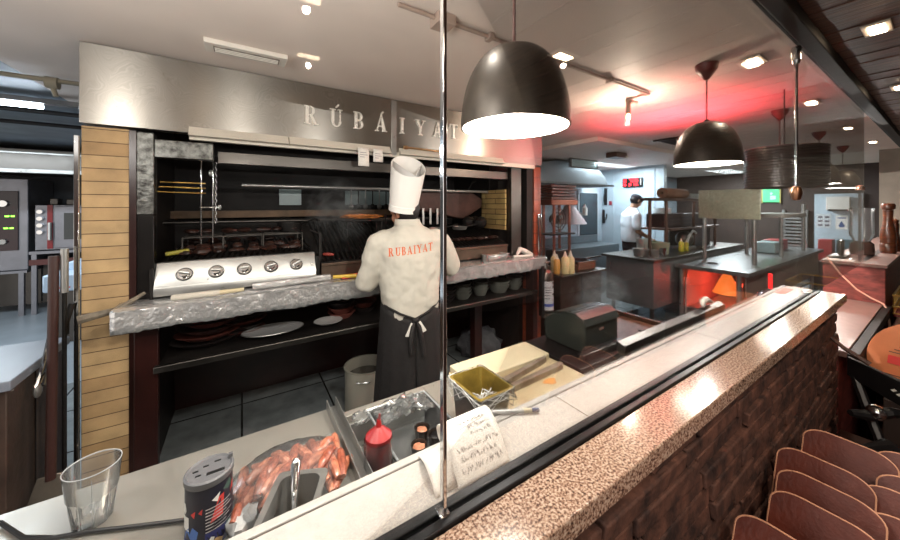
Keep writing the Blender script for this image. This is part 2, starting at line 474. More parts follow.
# ledges
solo('granite_ledge', MB().box(-1, 2.56, .30, .382, 1.112, 1.15), m_granite, 'pink speckled granite ledge along the top of the rough brick wall', 'ledge', bev=.003)
t = thing('serving_ledge', 'long off-white ledge strip between the steel counter and the glass channel', 'ledge', (0, .47, 1.11))
part('slab', MB().box(-1, 2.56, .418, .512, 1.112, 1.15), m_white, t, bev=.0015)
part('edge_strip', MB().box(-1, 2.56, .5145, .53, 1.08, 1.151), m_white, t, bev=.002)
part('joint', MB().box(-1, 2.55, .511, .515, 1.1, 1.1485).box(1.345, 1.347, .418, .512, 1.1, 1.1503).box(.62, .622, .418, .512, 1.1, 1.1503), m_groove, t)
t = thing('glass_channel', 'dark metal channel running between the granite and the white ledge, holding the glass', 'channel', (0, .4, 1.15))
part('rail', MB().box(-1, 2.5, .402, .418, 1.112, 1.157), m_track, t, bev=.002, label='inner dark rail')
part('rail', MB().box(-1, 2.5, .382, .396, 1.112, 1.156), m_track, t, bev=.002, label='outer dark rail')
part('gasket', MB().box(-1, 2.5, .396, .402, 1.112, 1.147), m_black, t)
part('clip', MB().cyl((2.4, .39, 1.160), (2.4, .43, 1.160), .004), m_chrome, t)

# glass panes
def pane(x0, x1, lab):
    solo('glass_partition', MB().box(x0, x1, .3975, .4005, 1.148, CZ-.03), m_glass, lab, 'glass pane')
pane(-1, .2405, 'clear glass pane in front of the gas grill, ending at the chrome post')
pane(.2475, 2.158, 'wide clear glass pane standing in the channel between the chrome post and the hanging rod')
pane(2.166, 4.14, 'far clear glass pane between the hanging rod and the thin black post')
t = thing('glass_post', 'slim chrome upright standing in the channel between two glass panes', 'post', (.244, .4, 1.15))
part('pole', MB().box(.2412, .2472, .394, .404, 1.157, CZ-.05), m_chrome, t, bev=.001)
part('foot', MB().box(.236, .252, .391, .407, 1.147, 1.16), m_chrome, t, bev=.002)
part('top_bracket', MB().box(.235, .253, .39, .41, 2.27, 2.33), m_chrome, t, bev=.003)
t = thing('hanging_rod', 'thin steel rod hanging from the dark ceiling trim at the glass joint', 'rod', (2.162, .4, 1.66))
part('rod', MB().cyl((2.162, .403, 1.66), (2.162, .403, 2.33), .006), m_chrome, t)
part('clamp', MB().cyl((2.162, .403, 2.27), (2.162, .403, 2.33), .017).cyl((2.162, .403, 2.255), (2.162, .403, 2.272), .012, .017), m_chrome, t, label='upper clamp')
part('clamp', MB().lathe([(0, -.03), (.014, -.025), (.02, 0), (.02, .02), (.012, .035), (0, .04)], (2.162, .403, 1.65)), mat('aged brass', (176, 130, 100), .3, 1.), t, label='brass-coloured lower clamp')
t = thing('end_post', 'thin black upright with a coppery cap at the far edge of the glass', 'post', (4.15, .42, 1.15))
part('pole', MB().box(4.142, 4.158, .412, .428, 1.15, 1.72), m_black, t)
part('cap', MB().lathe([(0, 0), (.022, .002), (.026, .02), (.018, .04), (0, .045)], (4.15, .42, 1.715)), mat('pale copper', (236, 176, 150), .3, 1.), t)  # cap in pale coppery metal

# lower pass-through counter and the far stone block
t = thing('gap_counter', 'low pink-grey stone counter beyond the end of the brick wall', 'counter', (3.3, .45, 0))
part('top', MB().box(2.56, 4.02, .30, .9, .83, .86), m_pinkst, t, bev=.003)
part('body', MB().box(2.56, 4.02, .33, .88, 0, .83), m_redst, t)
part('edge_trim', MB().box(2.56, 4.02, .262, .30, .79, .852), m_soot, t, bev=.002, label='dark edge trim')
t = thing('stone_block_counter', 'raised red-veined stone counter end carrying the tall wooden pepper mill', 'counter', (5, .43, 0))
part('body', MB().box(4.04, 7.55, .29, .60, 0, 1.125), m_redst, t, bev=.004)
part('top', MB().box(4.03, 7.56, .28, .61, 1.125, 1.15), m_pinkst, t, bev=.003)
part('groove', MB().box(4.2, 7.4, .395, .43, 1.15, 1.1525), m_track, t)

# ================================================================== GRILL HOUSING
t = thing('extraction_hood', 'wide wiped stainless steel extraction hood lettered RUBAIYAT above the grill', 'extraction hood', (1, 2.3, 1.98))
part('panel', MB().box(-.648, .925, 2.235, 2.30, 1.99, 2.375), m_steel, t, bev=.002, label='left steel panel')
part('panel', MB().box(.955, 2.52, 2.235, 2.30, 1.99, 2.375), m_steel, t, bev=.002, label='right steel panel')
part('cover_strip', MB().box(.92, .96, 2.23, 2.236, 1.965, 2.37), m_steelL, t, bev=.001)
part('canopy', MB().box(-.64, 2.52, 2.30, 3.30, 2.2, 2.37).box(-.64, 2.52, 3.25, 3.3, 2.0, 2.2), m_soot, t)
lip = MB()
for x0, x1 in ((-.24, .24), (.245, .905), (.98, 1.99)):
    lip.prism([(2.19, 1.972), (2.235, 1.968), (2.235, 2.022), (2.225, 2.022), (2.2, 1.985)], x0, x1, 'x')
part('drip_gutter', lip, m_gutter, t, bev=.001)
part('lower_edge', MB().box(-.24, 2.42, 2.236, 2.27, 1.955, 1.992), m_gutter, t)
part('drain_pipe', MB().cyl((1.0, 2.17, 2.02), (1.35, 2.17, 2.015), .008).cyl((.99, 2.17, 2.02), (1.02, 2.17, 2.02), .014), mat('brass pipe', (190, 150, 110), .3, 1.), t)
m_let = brushed('raised steel letter', (245, 240, 232), .3, 30, False, .5)  # hood steel brightened in colour for light catching the letter edges
word = 'RUBAIYAT'
for i, ch in enumerate(word):
    Qs, w = glyph(ch); s = .118; x0 = .33+.156*i+(.03 if ch == 'I' else 0); z0 = 2.115+.004*i
    g = MB()
    for n, pc in enumerate(Qs):
        g.prism([(x0+a*s*.92, z0+b*s) for a, b in pc], 2.222-.0002*n, 2.236, 'y')
    part('letter', g, m_let, t, bev=.0012, label='raised steel letter ' + ch)
for i in (1, 3):
    x0 = .33+.156*i+.035; z0 = 2.115+.118
    part('accent', MB().prism([(x0, z0+.015), (x0+.012, z0+.013), (x0+.03, z0+.036), (x0+.016, z0+.038)], 2.224, 2.236, 'y'), m_let, t)

t = thing('grill_alcove', 'black sooty charcoal grill alcove open to the kitchen under the hood', 'grill alcove', (1, 2.8, 0))
part('back_panel', MB().box(-.475, 2.42, 3.28, 3.32, .9, 2.2), m_soot, t)
part('back_panel', MB().box(-.475, 2.42, 3.285, 3.32, 0, .9), m_redbrown, t, label='dark red lower back panel')
part('side_wall', MB().box(-.475, -.44, 2.4, 3.28, 0, 2.2), m_soot, t)
part('side_wall', MB().box(2.16, 2.42, 2.62, 3.28, .9, 2.2).box(2.36, 2.42, 2.4, 3.28, 0, .9), m_soot, t)
part('brick_lining', MB().box(2.14, 2.16, 2.36, 2.72, 1.36, 1.75), m_ybrickY, t, label='pale yellow brick lining')
part('front_post', MB().box(-.475, -.385, 2.255, 2.33, 1.55, 1.975), m_mott, t, bev=.004, label='mottled grey steel post')
part('front_post', MB().box(-.475, -.385, 2.255, 2.33, 1.12, 1.549), m_blackst, t, bev=.004)
part('front_post', MB().box(-.478, -.452, 2.245, 2.30, 0, 1.975), m_redbrown, t)
part('corner_plate', MB().box(-.385, -.135, 2.255, 2.31, 1.85, 1.945), m_mott, t, bev=.004, label='mottled grey steel top plate')
part('front_post', MB().box(2.17, 2.30, 2.30, 2.36, 1.12, 1.975), m_steelD, t, bev=.004)
part('front_post', MB().box(2.335, 2.42, 2.26, 2.42, 1.12, 1.975), m_soot, t, bev=.004)
part('cross_beam', MB().box(-.12, 2.16, 2.34, 2.38, 1.845, 1.915), m_steelD, t, bev=.003, label='dull steel cross beam')
part('cross_beam', MB().box(-.44, 2.16, 3.1, 3.16, 1.5, 1.555), mat('tan steel', (96, 74, 54), .5, .3, var=.3), t, label='tan rear beam')
part('pipe', MB().cyl((.0, 2.62, 1.735), (2.14, 2.62, 1.735), .013), m_steelL, t)
part('pipe', MB().cyl((-.44, 2.85, 1.48), (1.6, 2.85, 1.47), .012), m_steelD, t)
part('lower_front', MB().box(-.452, -.36, 2.2, 2.24, 0, 1.01), m_redbrown, t, bev=.003, label='dark red lower side panel')
for x0, x1, y0, y1 in ((1.93, 2.02, 2.56, 2.64), (1.16, 1.24, 2.56, 2.64), (2.36, 2.42, 2.2, 2.3)): part('lower_post', MB().box(x0, x1, y0, y1, 0, .754 if x0 < 2.3 else 1.0), m_redbrown, t, bev=.003)
part('mid_floor', MB().box(-.44, 2.38, 2.36, 3.28, 1.01, 1.1), m_soot, t)
part('shelf', MB().box(-.36, 2.36, 2.17, 2.85, .755, .775), m_soot, t, bev=.002, label='black lower pan shelf')
part('shelf_rail', MB().box(-.37, 2.36, 2.14, 2.17, .762, .795), m_steelD, t, bev=.004, label='dull steel shelf rail')

# foil-wrapped worktop
t = thing('grill_worktop', 'long narrow worktop wrapped in crumpled foil in front of the grill', 'worktop', (1, 2.3, 1.0))
part('slab', MB().box(-.50, 2.42, 2.12, 2.4, 1.03, 1.108), m_steelD, t)
fr = random.Random(3)
def foil_fn(u, v):
    x = -.51+2.94*u
    # profile: top rear -> front edge -> down the lip
    L = v*.42
    if L < .29: y, z = 2.38-L, 1.112
    else: y, z = 2.09+.004, 1.112-(L-.29)*.85
    if v > .55:
        z += fr.uniform(-.002, .002); y += fr.uniform(-.0035, .003)+.004*math.sin(x*61)*math.sin(x*23+v*5)
    if v >= .999: z += .004*math.sin(x*17)+fr.uniform(-.003, .003)
    return (x, y, z)
part('foil_cover', MB().grid(150, 14, foil_fn), m_foil, t, solid=.002, label='crumpled silver foil cover')
# ================================================================== GRILL CONTENTS
m_meat = mat('charred meat', (66, 36, 26), .5, rgb2=(24, 15, 12), scale=30, bump=.5, bscale=60)
m_ember = mat('glowing charcoal', (255, 150, 60), .6, emit=(255, 150, 60), estr=9)
m_coal = mat('ashy charcoal', (66, 60, 56), .9, rgb2=(18, 16, 15), scale=40, bump=.8, bscale=60)
m_fry = mat('golden fried food', (206, 128, 52), .5, rgb2=(150, 78, 28), scale=40, bump=.4)
# gas grill
t = thing('gas_grill', 'stainless steel gas grill with five control knobs and black grates loaded with skewered meat', 'gas grill', (.01, 2.5, 1.112))
gp = MB(); gp.prism([(2.225, 1.125), (2.235, 1.125), (2.33, 1.16), (2.33, 1.29), (2.30, 1.29), (2.228, 1.175)], -.385, .405, 'x')
part('control_panel', gp, m_steelL, t, bev=.003)
part('trim_line', MB().prism([(2.2225, 1.166), (2.226, 1.172), (2.232, 1.172), (2.232, 1.125), (2.2225, 1.125)], -.38, .40, 'x'), m_steelL, t, bev=.001)
part('side_plate', MB().box(.405, .425, 2.23, 2.9, 1.115, 1.27), m_soot, t, bev=.003)
part('side_plate', MB().box(-.40, -.385, 2.23, 2.9, 1.115, 1.27), m_soot, t, bev=.003)
part('firebox', MB().box(-.38, .40, 2.33, 2.95, 1.115, 1.24), m_soot, t)
nrm = Vector((0, -.85, .53)).normalized()
for i, kx in enumerate((-.262, -.122, .012, .15, .29)):
    c = Vector((kx, 2.262, 1.222))
    kk = part('control_knob', MB().cyl(c, c+nrm*.012, .034, .032, 20).cyl(c+nrm*.012, c+nrm*.03, .022, .02, 20), m_chrome, t, bev=.001)
    a = i*.3-.5
    d = Vector((math.cos(a), -math.sin(a)*.3*0, math.sin(a)*.5)).normalized()
    p = c+nrm*.034
    part('grip', MB().tube([p-d*.022, p+d*.022], [.006, .008], 8), m_steelL, kk)
    part('ring', MB().lathe([(.034, .0), (.038, .002), (.038, .005), (.034, .006), (.034, 0)], (0, 0, 0), 24, Matrix.Translation(c) @ nrm.to_track_quat('Z', 'Y').to_matrix().to_4x4()), m_black, kk)
gr = MB()
for i in range(26):
    x = -.365+i*.03
    gr.tube([(x, 2.335, 1.275), (x+.02, 2.45, 1.30), (x+.02, 2.92, 1.33)], .0065, 6)
for y in (2.4, 2.6, 2.8): gr.cyl((-.38, y, 1.275), (.40, y, 1.275), .006, seg=6)
part('grate', gr, m_iron, t)
up = MB()
for y in (2.52, 2.57, 2.62, 2.67, 2.72): up.cyl((-.30, y, 1.40), (.36, y, 1.40), .004, seg=6)
for x in (-.3, -.1, .12, .36): up.cyl((x, 2.5, 1.40), (x, 2.74, 1.40), .005, seg=6).cyl((x, 2.74, 1.40), (x, 2.74, 1.28), .005, seg=6).cyl((x, 2.5, 1.40), (x, 2.5, 1.28), .005, seg=6)
part('upper_rack', up, m_steelD, t)
# meat on the grates
mr = random.Random(11)
names = ['at the column end', 'second along', 'third along', 'in the middle', 'fifth along', 'sixth along', 'seventh along', 'next to the chef']
proto = None
k = 0
words_m = ['small charred meat piece', 'long charred meat strip', 'rounded charred steak', 'narrow charred rib']
for row, (y, z, n) in enumerate(((2.42, 1.318, 8), (2.54, 1.332, 8), (2.62, 1.425, 7), (2.8, 1.345, 6))):
    for i in range(n):
        x = -.32+.68*(i+.5)/n+mr.uniform(-.02, .02)
        g = MB().blob((0, 0, 0), (mr.uniform(.03, .048), mr.uniform(.03, .055), mr.uniform(.012, .022)), 10, .16, rnd=mr)
        solo('grilled_meat', g, m_meat, '%s on the gas grill, %s of the %s row' % (words_m[(i+row) % 4], ['first', 'second', 'third', 'fourth', 'fifth', 'sixth', 'seventh', 'eighth'][i],
             ['front', 'middle', 'raised rack', 'rear'][row]), 'meat', (x, y, z+.006), mr.uniform(-.5, .5), 'meat on the gas grill', local=True)
        k += 1
cm = MB()
for i in range(60): cm.blob((mr.uniform(-.35, .37), mr.uniform(2.36, 2.8), 1.245+mr.uniform(0, .01)), (.018, .018, .012), 6, .2, rnd=mr)
solo('charcoal', cm, m_coal, 'grey black charcoal lying beneath the bars of the gas grill', 'charcoal', kind='stuff')
em = MB()
for x in (-.2, .02, .06, .13, .15): em.blob((x, 2.352, 1.27), (.008, .006, .009), 6, .1)
solo('embers', em, m_ember, 'small glowing orange embers at the front of the gas grill', 'embers', kind='stuff')
# pan on the grill, upright handle
t = thing('saucepan', 'small black saucepan standing at the inner end of the gas grill', 'pan', (.30, 2.66, 1.41))
part('bowl', MB().lathe([(0, .0), (.075, 0), (.085, .06), (.08, .06), (.07, .006), (0, .006)], (.30, 2.66, 1.41)), m_iron, t)
part('handle', MB().tube([(.37, 2.6, 1.46), (.44, 2.5, 1.5), (.46, 2.44, 1.49)], .008), m_iron, t)
for nm, x in (('yellow', -.33),):
    solo('spatula_handle', MB().tube([(-.36, 2.38, 1.325), (-.26, 2.41, 1.335)], .012), mat('olive yellow plastic', (150, 140, 50), .5), 'yellow plastic spatula handle lying on the gas grill beside the mottled post', 'spatula')
# hanging rack: two rods with a cross bar and a chain
t = thing('lifting_rod', 'thin vertical steel rods with a cross bar and chain hanging inside the alcove', 'lifting rod', (-.16, 2.6, 1.4))
part('rod', MB().cyl((-.215, 2.55, 1.32), (-.215, 2.55, 1.9), .005), m_chrome, t)
part('rod', MB().cyl((-.155, 2.55, 1.36), (-.155, 2.55, 1.9), .004), m_chrome, t)
part('cross_bar', MB().cyl((-.22, 2.545, 1.585), (-.11, 2.545, 1.585), .006).cyl((-.12, 2.545, 1.57), (-.12, 2.545, 1.6), .009), m_chrome, t)
ch = MB()
for i in range(20):
    z = 1.86-i*.0195; a = PI/2*(i % 2)
    ch.tube([(-.14+.006*math.cos(a)*math.cos(q), 2.535+.006*math.sin(a)*math.cos(q), z+.011*math.sin(q)) for q in [2*PI*j/8 for j in range(9)]], .0022, 5)
part('chain', ch, m_chrome, t)
part('hook', MB().blob((-.165, 2.53, 1.80), (.012, .008, .022), 8), m_steelL, t)
for z, l in ((1.735, 'upper'), (1.705, 'middle'), (1.675, 'lower')):
    solo('brass_skewer', MB().cyl((-.40, 2.5-.04*(1.735-z)/.03, z), (-.19, 2.52, z-.002), .004), mat('brass skewer', (206, 168, 92), .3, 1.), '%s of three brass-coloured rods lying across the left of the alcove' % l, 'skewer', group='brass rods in the alcove')
# second, sloped grill
def vgrill(name, lab, x0, x1, y0, z0, n, ztop, face):
    t = thing(name, lab, 'charcoal grill', ((x0+x1)/2, y0+.3, 1.112))
    part('front_tray', MB().box(x0, x1, y0, y0+.02, z0-.105, z0).box(x0, x1, y0-.012, y0+.02, z0-.02, z0), face, t, bev=.003)
    part('firebox', MB().box(x0, x1, y0+.02, y0+.7, 1.112, z0-.03), m_soot, t)
    g = MB()
    for i in range(n):
        x = x0+.02+(x1-x0-.04)*i/(n-1)
        g.tube([(x, y0+.02, z0+.01), (x, y0+.6, ztop)], .009, 6)
    g.cyl((x0, y0+.03, z0+.0), (x1, y0+.03, z0+.0), .008, seg=6).cyl((x0, y0+.58, ztop-.02), (x1, y0+.58, ztop-.02), .008, seg=6)
    part('grate', g, m_iron, t)
    part('crank_post', MB().box(x0-.005, x0+.012, y0+.05, y0+.07, z0, z0+.2).cyl((x0, y0+.06, z0+.19), (x0-.06, y0+.06, z0+.22), .006), m_soot, t)
vgrill('charcoal_grill', 'sloping charcoal grill with ridged bars right of the gas grill, hidden partly by the chef', .44, 1.0, 2.26, 1.215, 16, 1.46, mat('warm dull steel', (104, 88, 76), .45, .8, var=.2))
vgrill('charcoal_grill', 'charcoal grill with ridged bars between the chef and the right steel post', 1.12, 2.1, 2.28, 1.235, 26, 1.40, mat('warm dull steel', (104, 88, 76), .45, .8))
fr2 = random.Random(5)
g = MB()
for i in range(46): g.blob((.80+fr2.uniform(-.13, .12), 2.52+fr2.uniform(-.05, .05), 1.497+fr2.uniform(0, .028)), (.045, .008, .008), 6, .1, Matrix.Identity(4), fr2)
solo('fried_food', g, m_fry, 'heap of golden fried strips on a black tray over the sloping grill', 'fried food', kind='stuff')
t = thing('grill_tray', 'black tray holding golden fried strips above the sloping grill', 'tray', (.88, 2.52, 1.49))
part('tray', MB().box(.63, .97, 2.45, 2.6, 1.475, 1.487), m_soot, t, bev=.003)
for x0, y0 in ((.66, 2.46), (.93, 2.46), (.66, 2.58), (.93, 2.58)): part('leg', MB().box(x0-.0, x0+.01, y0, y0+.01, 1.36, 1.48), m_soot, t)
solo('meat_fork', MB().tube([(.98, 2.5, 1.52), (.90, 2.3, 1.5), (.86, 2.2, 1.46)], .007), m_iron, 'long black fork laid across the tray of fried strips', 'fork')
solo('grilled_sausage', MB().tube([(.47, 2.35, 1.262), (.50, 2.33, 1.262), (.53, 2.31, 1.26)], [.008, .012, .008]), mat('red sausage', (150, 58, 48), .4), 'short red sausage at the near corner of the sloping grill', 'sausage')
# hanging utensils against the rear wall
m_pale = mat('pale blue tile', (150, 170, 172), .3, var=.1)
for x0, x1, lab in ((.28, .46, 'small pale panel for a glass reflection, on the rear wall behind the gas grill'), (.86, 1.66, 'long pale strip for a glass reflection, on the rear wall behind hanging ladles')):
    solo('reflection_panel', MB().box(x0, x1, 3.26, 3.28, 1.60, 1.74), m_pale, lab, 'reflection panel')  # pale panels stand in for reflections in the glass pane
for i in range(11):
    x = .90+i*.072
    solo('hanging_ladle', MB().cyl((x, 3.2, 1.60), (x, 3.2, 1.76), .006, seg=6).blob((x, 3.2, 1.585), (.026, .012, .03), 8), m_iron if i % 2 else m_steelL,
         '%s utensil hanging in the alcove, %s from the pillar side' % ('black iron' if i % 2 else 'bright steel', ['first', 'second', 'third', 'fourth', 'fifth', 'sixth', 'seventh', 'eighth', 'ninth', 'tenth', 'eleventh'][i]), 'ladle', group='utensils hanging in the alcove')
t = thing('utensil_rail', 'thin dark rail along the rear of the alcove carrying the hanging ladles', 'rail', (1.2, 3.2, 1.76))
part('bar', MB().cyl((.2, 3.2, 1.765), (1.8, 3.2, 1.765), .008), m_steelD, t)
# right part: dark bell-shaped cover, knives on a rack, pans
t = thing('grill_cover', 'large dark rusty metal cover hung above the right charcoal grill', 'grill cover', (1.75, 2.75, 1.52))
part('dome', MB().prism([(1.25, 1.66), (1.3, 1.72), (1.95, 1.74), (2.10, 1.66), (2.1, 1.58), (1.95, 1.50), (1.85, 1.46), (1.3, 1.56)], 2.66, 2.95, 'y'), mat('rusty dark iron', (58, 36, 30), .5, .4, var=.4, bump=.3), t, bev=.01)
part('hanger', MB().tube([(1.9, 2.66, 1.72), (1.95, 2.64, 1.82), (2.0, 2.64, 1.84)], .007), m_iron, t)
for i in range(6):
    x = 1.24+i*.075
    solo('hanging_knife', MB().box(x, x+.022, 2.64, 2.648, 1.42, 1.57), m_steelL, 'pale blade, %s of six hanging in a row right of the chef' % ['first', 'second', 'third', 'fourth', 'fifth', 'last'][i], 'knife', group='blades hung behind the chef', bev=.002)
for i, (x, y, r_) in enumerate(((1.46, 2.5, .07), (1.72, 2.52, .075))):
    t = thing('frying_pan', 'small frying pan with a bright rim on the right charcoal grill, %s' % ('nearer the chef' if i == 0 else 'nearer the right post'), 'pan', (x, y, 1.37), 0, 'pans on the charcoal grill')
    part('bowl', MB().lathe([(0, 0), (r_*.8, 0), (r_, .03), (r_*.95, .03), (r_*.75, .005), (0, .005)], (x, y, 1.37)), m_steelL, t)
    part('handle', MB().cyl((x+r_, y, 1.395), (x+r_+.13, y-.04, 1.42), .007), m_iron, t)
for i in range(14):
    x = 1.2+i*.065
    solo('grilled_meat', MB().blob((0, 0, 0), (.03, .05, .018), 8, .18, rnd=fr2), m_meat, 'charred rib standing on the right charcoal grill, number %s along from the chef' % ['one', 'two', 'three', 'four', 'five', 'six', 'seven', 'eight', 'nine', 'ten', 'eleven', 'twelve', 'thirteen', 'fourteen'][i],
         'meat', (x, 2.38+.02*(i % 2), 1.292), fr2.uniform(-.4, .4), 'ribs on the right charcoal grill', local=True)
for i, (x, y) in enumerate(((1.88, 2.6), (2.0, 2.66), (1.95, 2.5))):
    solo('iron_pot', MB().blob((x, y, 1.43), (.07, .06, .06), 10, .05), m_iron, 'dark rounded iron pot on the grill beside the right post, %s' % ['nearest the pans', 'rearmost', 'foremost'][i], 'pot')

# smoke
m_smoke = bpy.data.materials.new('smoke'); m_smoke.use_nodes = True
nt = m_smoke.node_tree; N = nt.nodes; L = nt.links; N.remove(N['Principled BSDF'])
v = N.new('ShaderNodeVolumePrincipled'); v.inputs['Color'].default_value = (.85, .88, .9, 1); v.inputs['Anisotropy'].default_value = .2
tc = N.new('ShaderNodeTexCoord'); no = N.new('ShaderNodeTexNoise'); no.inputs['Scale'].default_value = 7; no.inputs['Detail'].default_value = 3; no.inputs['Distortion'].default_value = 1
gr_ = N.new('ShaderNodeTexGradient'); gr_.gradient_type = 'SPHERICAL'
mp = N.new('ShaderNodeMapping'); L.new(tc.outputs['Generated'], mp.inputs[0])
mp.inputs['Location'].default_value = (-1, -1, -1); mp.inputs['Scale'].default_value = (2, 2, 2)
L.new(mp.outputs[0], gr_.inputs[0]); L.new(tc.outputs['Object'], no.inputs[0])
ma = N.new('ShaderNodeMath'); ma.operation = 'MULTIPLY'; mb_ = N.new('ShaderNodeMath'); mb_.operation = 'MULTIPLY'; mb_.inputs[1].default_value = 9
mr_ = N.new('ShaderNodeMapRange'); mr_.inputs['From Min'].default_value = .42; mr_.inputs['From Max'].default_value = .7
L.new(no.outputs['Fac'], mr_.inputs['Value']); L.new(mr_.outputs[0], ma.inputs[0]); L.new(gr_.outputs['Fac'], ma.inputs[1]); L.new(ma.outputs[0], mb_.inputs[0]); L.new(mb_.outputs[0], v.inputs['Density'])
L.new(v.outputs[0], N['Material Output'].inputs['Volume'])
solo('smoke', MB().blob((.62, 2.5, 1.55), (.26, .2, .26), 16), m_smoke, 'thin grey smoke rising from the sloping grill behind the chef', 'smoke', kind='stuff')
solo('smoke', MB().blob((2.75, 1.75, .75), (.4, .22, .28), 16), m_smoke, 'pale steam drifting behind the black receipt printer', 'steam', kind='stuff')

# things on the foil worktop
t = thing('foil_tray', 'rectangular foil tray on the worktop at the right of the chef', 'foil tray', (1.90, 2.24, 1.115))
ft = MB()
def quadring(a, b): 
    for i in range(4):
        ft._add([a[i], a[(i+1) % 4], b[(i+1) % 4], b[i]], [(0, 1, 2, 3)])
b0 = [(1.80, 2.18, 1.117), (2.0, 2.18, 1.117), (2.0, 2.31, 1.117), (1.80, 2.31, 1.117)]
b1 = [(1.79, 2.17, 1.165), (2.01, 2.17, 1.165), (2.01, 2.32, 1.165), (1.79, 2.32, 1.165)]
b2 = [(1.78, 2.16, 1.167), (2.02, 2.16, 1.167), (2.02, 2.33, 1.167), (1.78, 2.33, 1.167)]
ft._add(b0, [(0, 1, 2, 3)]); quadring(b0, b1); quadring(b1, b2)
part('tray', ft, m_foil, t, solid=.002)
part('filling', MB().box(1.80, 2.0, 2.18, 2.31, 1.118, 1.150), mat('white cream', (222, 214, 204), .5, var=.08, scale=40), t, label='white filling')
solo('steel_cup', MB().lathe([(0, 0), (.024, 0), (.026, .06), (.023, .06), (.022, .004), (0, .004)], (1.74, 2.17, 1.115)), m_steelL, 'small steel cup beside the foil tray on the grill worktop', 'cup')
solo('paper_towel', MB().tube([(2.14, 2.2, 1.135), (2.22, 2.24, 1.18), (2.3, 2.24, 1.15), (2.33, 2.18, 1.125)], [.01, .024, .026, .014], 8).tube([(2.1, 2.2, 1.125), (2.3, 2.16, 1.125)], .012, 8), m_paper, 'crumpled white cloth at the right end of the grill worktop', 'cloth')
t = thing('basting_knife', 'yellow-handled knife lying on the foil worktop beside the chef', 'knife', (.56, 2.17, 1.13))
part('handle', MB().tube([(.50, 2.19, 1.132), (.64, 2.15, 1.132)], [.011, .013], 8), mat('yellow plastic', (216, 178, 58), .4), t)
part('blade', MB().prism([(.36, 2.21), (.5, 2.182), (.5, 2.2), (.4, 2.225)], 1.129, 1.132), m_chrome, t)
solo('red_board', MB().box(.55, .80, 2.16, 2.27, 1.116, 1.126), mat('red plastic', (190, 52, 46), .4), 'red plastic board on the foil worktop beside the chef', 'board', bev=.003)
t = thing('rolling_tool', 'pale wooden-handled tool lying on the foil in front of the gas grill', 'kitchen tool', (-.1, 2.14, 1.125))
part('body', MB().tube([(-.30, 2.13, 1.132), (-.29, 2.13, 1.132), (-.10, 2.13, 1.132)], [.012, .016, .016], 10), mat('pale cloth', (206, 198, 184), .8), t)
part('handle', MB().tube([(-.10, 2.13, 1.132), (.01, 2.13, 1.134)], [.012, .01], 10), mat('pale wood', (212, 196, 160), .6), t)
solo('foil_roll', MB().tube([(.05, 2.17, 1.135), (.48, 2.19, 1.135)], .02, 10), m_foil, 'long folded foil roll on the worktop under the gas grill knobs', 'foil roll')
solo('tongs_bundle', MB().tube([(-.62, 2.12, 1.085), (-.5, 2.16, 1.10), (-.41, 2.2, 1.16)], [.02, .014, .008], 8), mat('burnt cloth', (120, 110, 96), .8, var=.3, scale=30), 'grey stick with a burnt rag end pointing off the worktop past the yellow brick pillar', 'stick')

# lower shelf: stacks of pans and plates
m_dishd = mat('dark iron pan', (66, 60, 60), .3, .4)
m_dishr = mat('reddish clay dish', (134, 74, 64), .4)
def dish(r, h, m, name, lab, cat, x, y, z, grp=None, sx=1.):
    return solo(name, MB().lathe([(0, 0), (r*.62, 0), (r*.97, h*.9), (r, h), (r*.95, h), (r*.6, h*.2), (0, h*.2)], (x, y, z), 24, sx=sx), m, lab, cat, (x, y, z), group=grp)
ordw = ['bottom', 'second', 'third', 'fourth', 'fifth', 'top']
for i in range(4): dish(.13-.004*i, .035, m_dishr if i % 2 else m_dishd, 'clay_dish', '%s dish of the stack nearest the brick pillar under the foil worktop' % ordw[i], 'dish', -.18+.01*i, 2.42, .777+.036*i, 'dishes stacked under the worktop', 1.3)
for i in range(4): dish(.11, .03, m_steelD if i % 2 else m_dishr, 'clay_dish', '%s dish of the second stack from the brick pillar under the worktop' % ordw[i], 'dish', .0+.006*i, 2.5, .777+.031*i, 'dishes stacked under the worktop', 1.2)
t = thing('oval_platter', 'large oval grey platter lying on the shelf under the worktop', 'platter', (.17, 2.36, .80))
part('dish', MB().lathe([(0, 0), (.09, 0), (.15, .014), (.15, .018), (.09, .006), (0, .006)], (.17, 2.36, .79), 28, sx=1.15, sy=.7), mat('grey glazed', (176, 174, 174), .3), t)
part('rim', MB().lathe([(.146, .014), (.152, .02), (.156, .016), (.15, .012)], (.17, 2.36, .79), 28, sx=1.15, sy=.7), m_steelL, t)
dish(.085, .02, mat('pale plate', (190, 186, 184), .3), 'side_plate', 'small pale oval plate lying on the shelf right of the large platter', 'plate', .50, 2.33, .79, None, 1.1)
for i, (x, y, z, m) in enumerate(((.62, 2.45, .777, m_dishr), (.62, 2.45, .815, m_dishr), (.62, 2.45, .853, m_dishd), (.8, 2.5, .777, m_dishd), (.8, 2.5, .815, m_dishr))):
    dish(.10, .045, m, 'clay_bowl', '%s reddish bowl stacked on the shelf beside the chef, %s stack' % (ordw[i if i < 3 else i-3], 'first' if i < 3 else 'second'), 'bowl', x, y, z, 'bowls beside the chef')
for s, (x, n, r_) in enumerate(((1.22, 4, .1), (1.45, 4, .095))):
    for i in range(n): dish(r_, .04, m_dishd, 'iron_dish', '%s black dish of the %s stack right of the chef' % (ordw[i], ['first', 'second'][s]), 'dish', x+.008*i, 2.36, .777+.034*i, 'black dishes right of the chef')
m_glz = mat('dark grey glazed bowl', (104, 104, 98), .3)
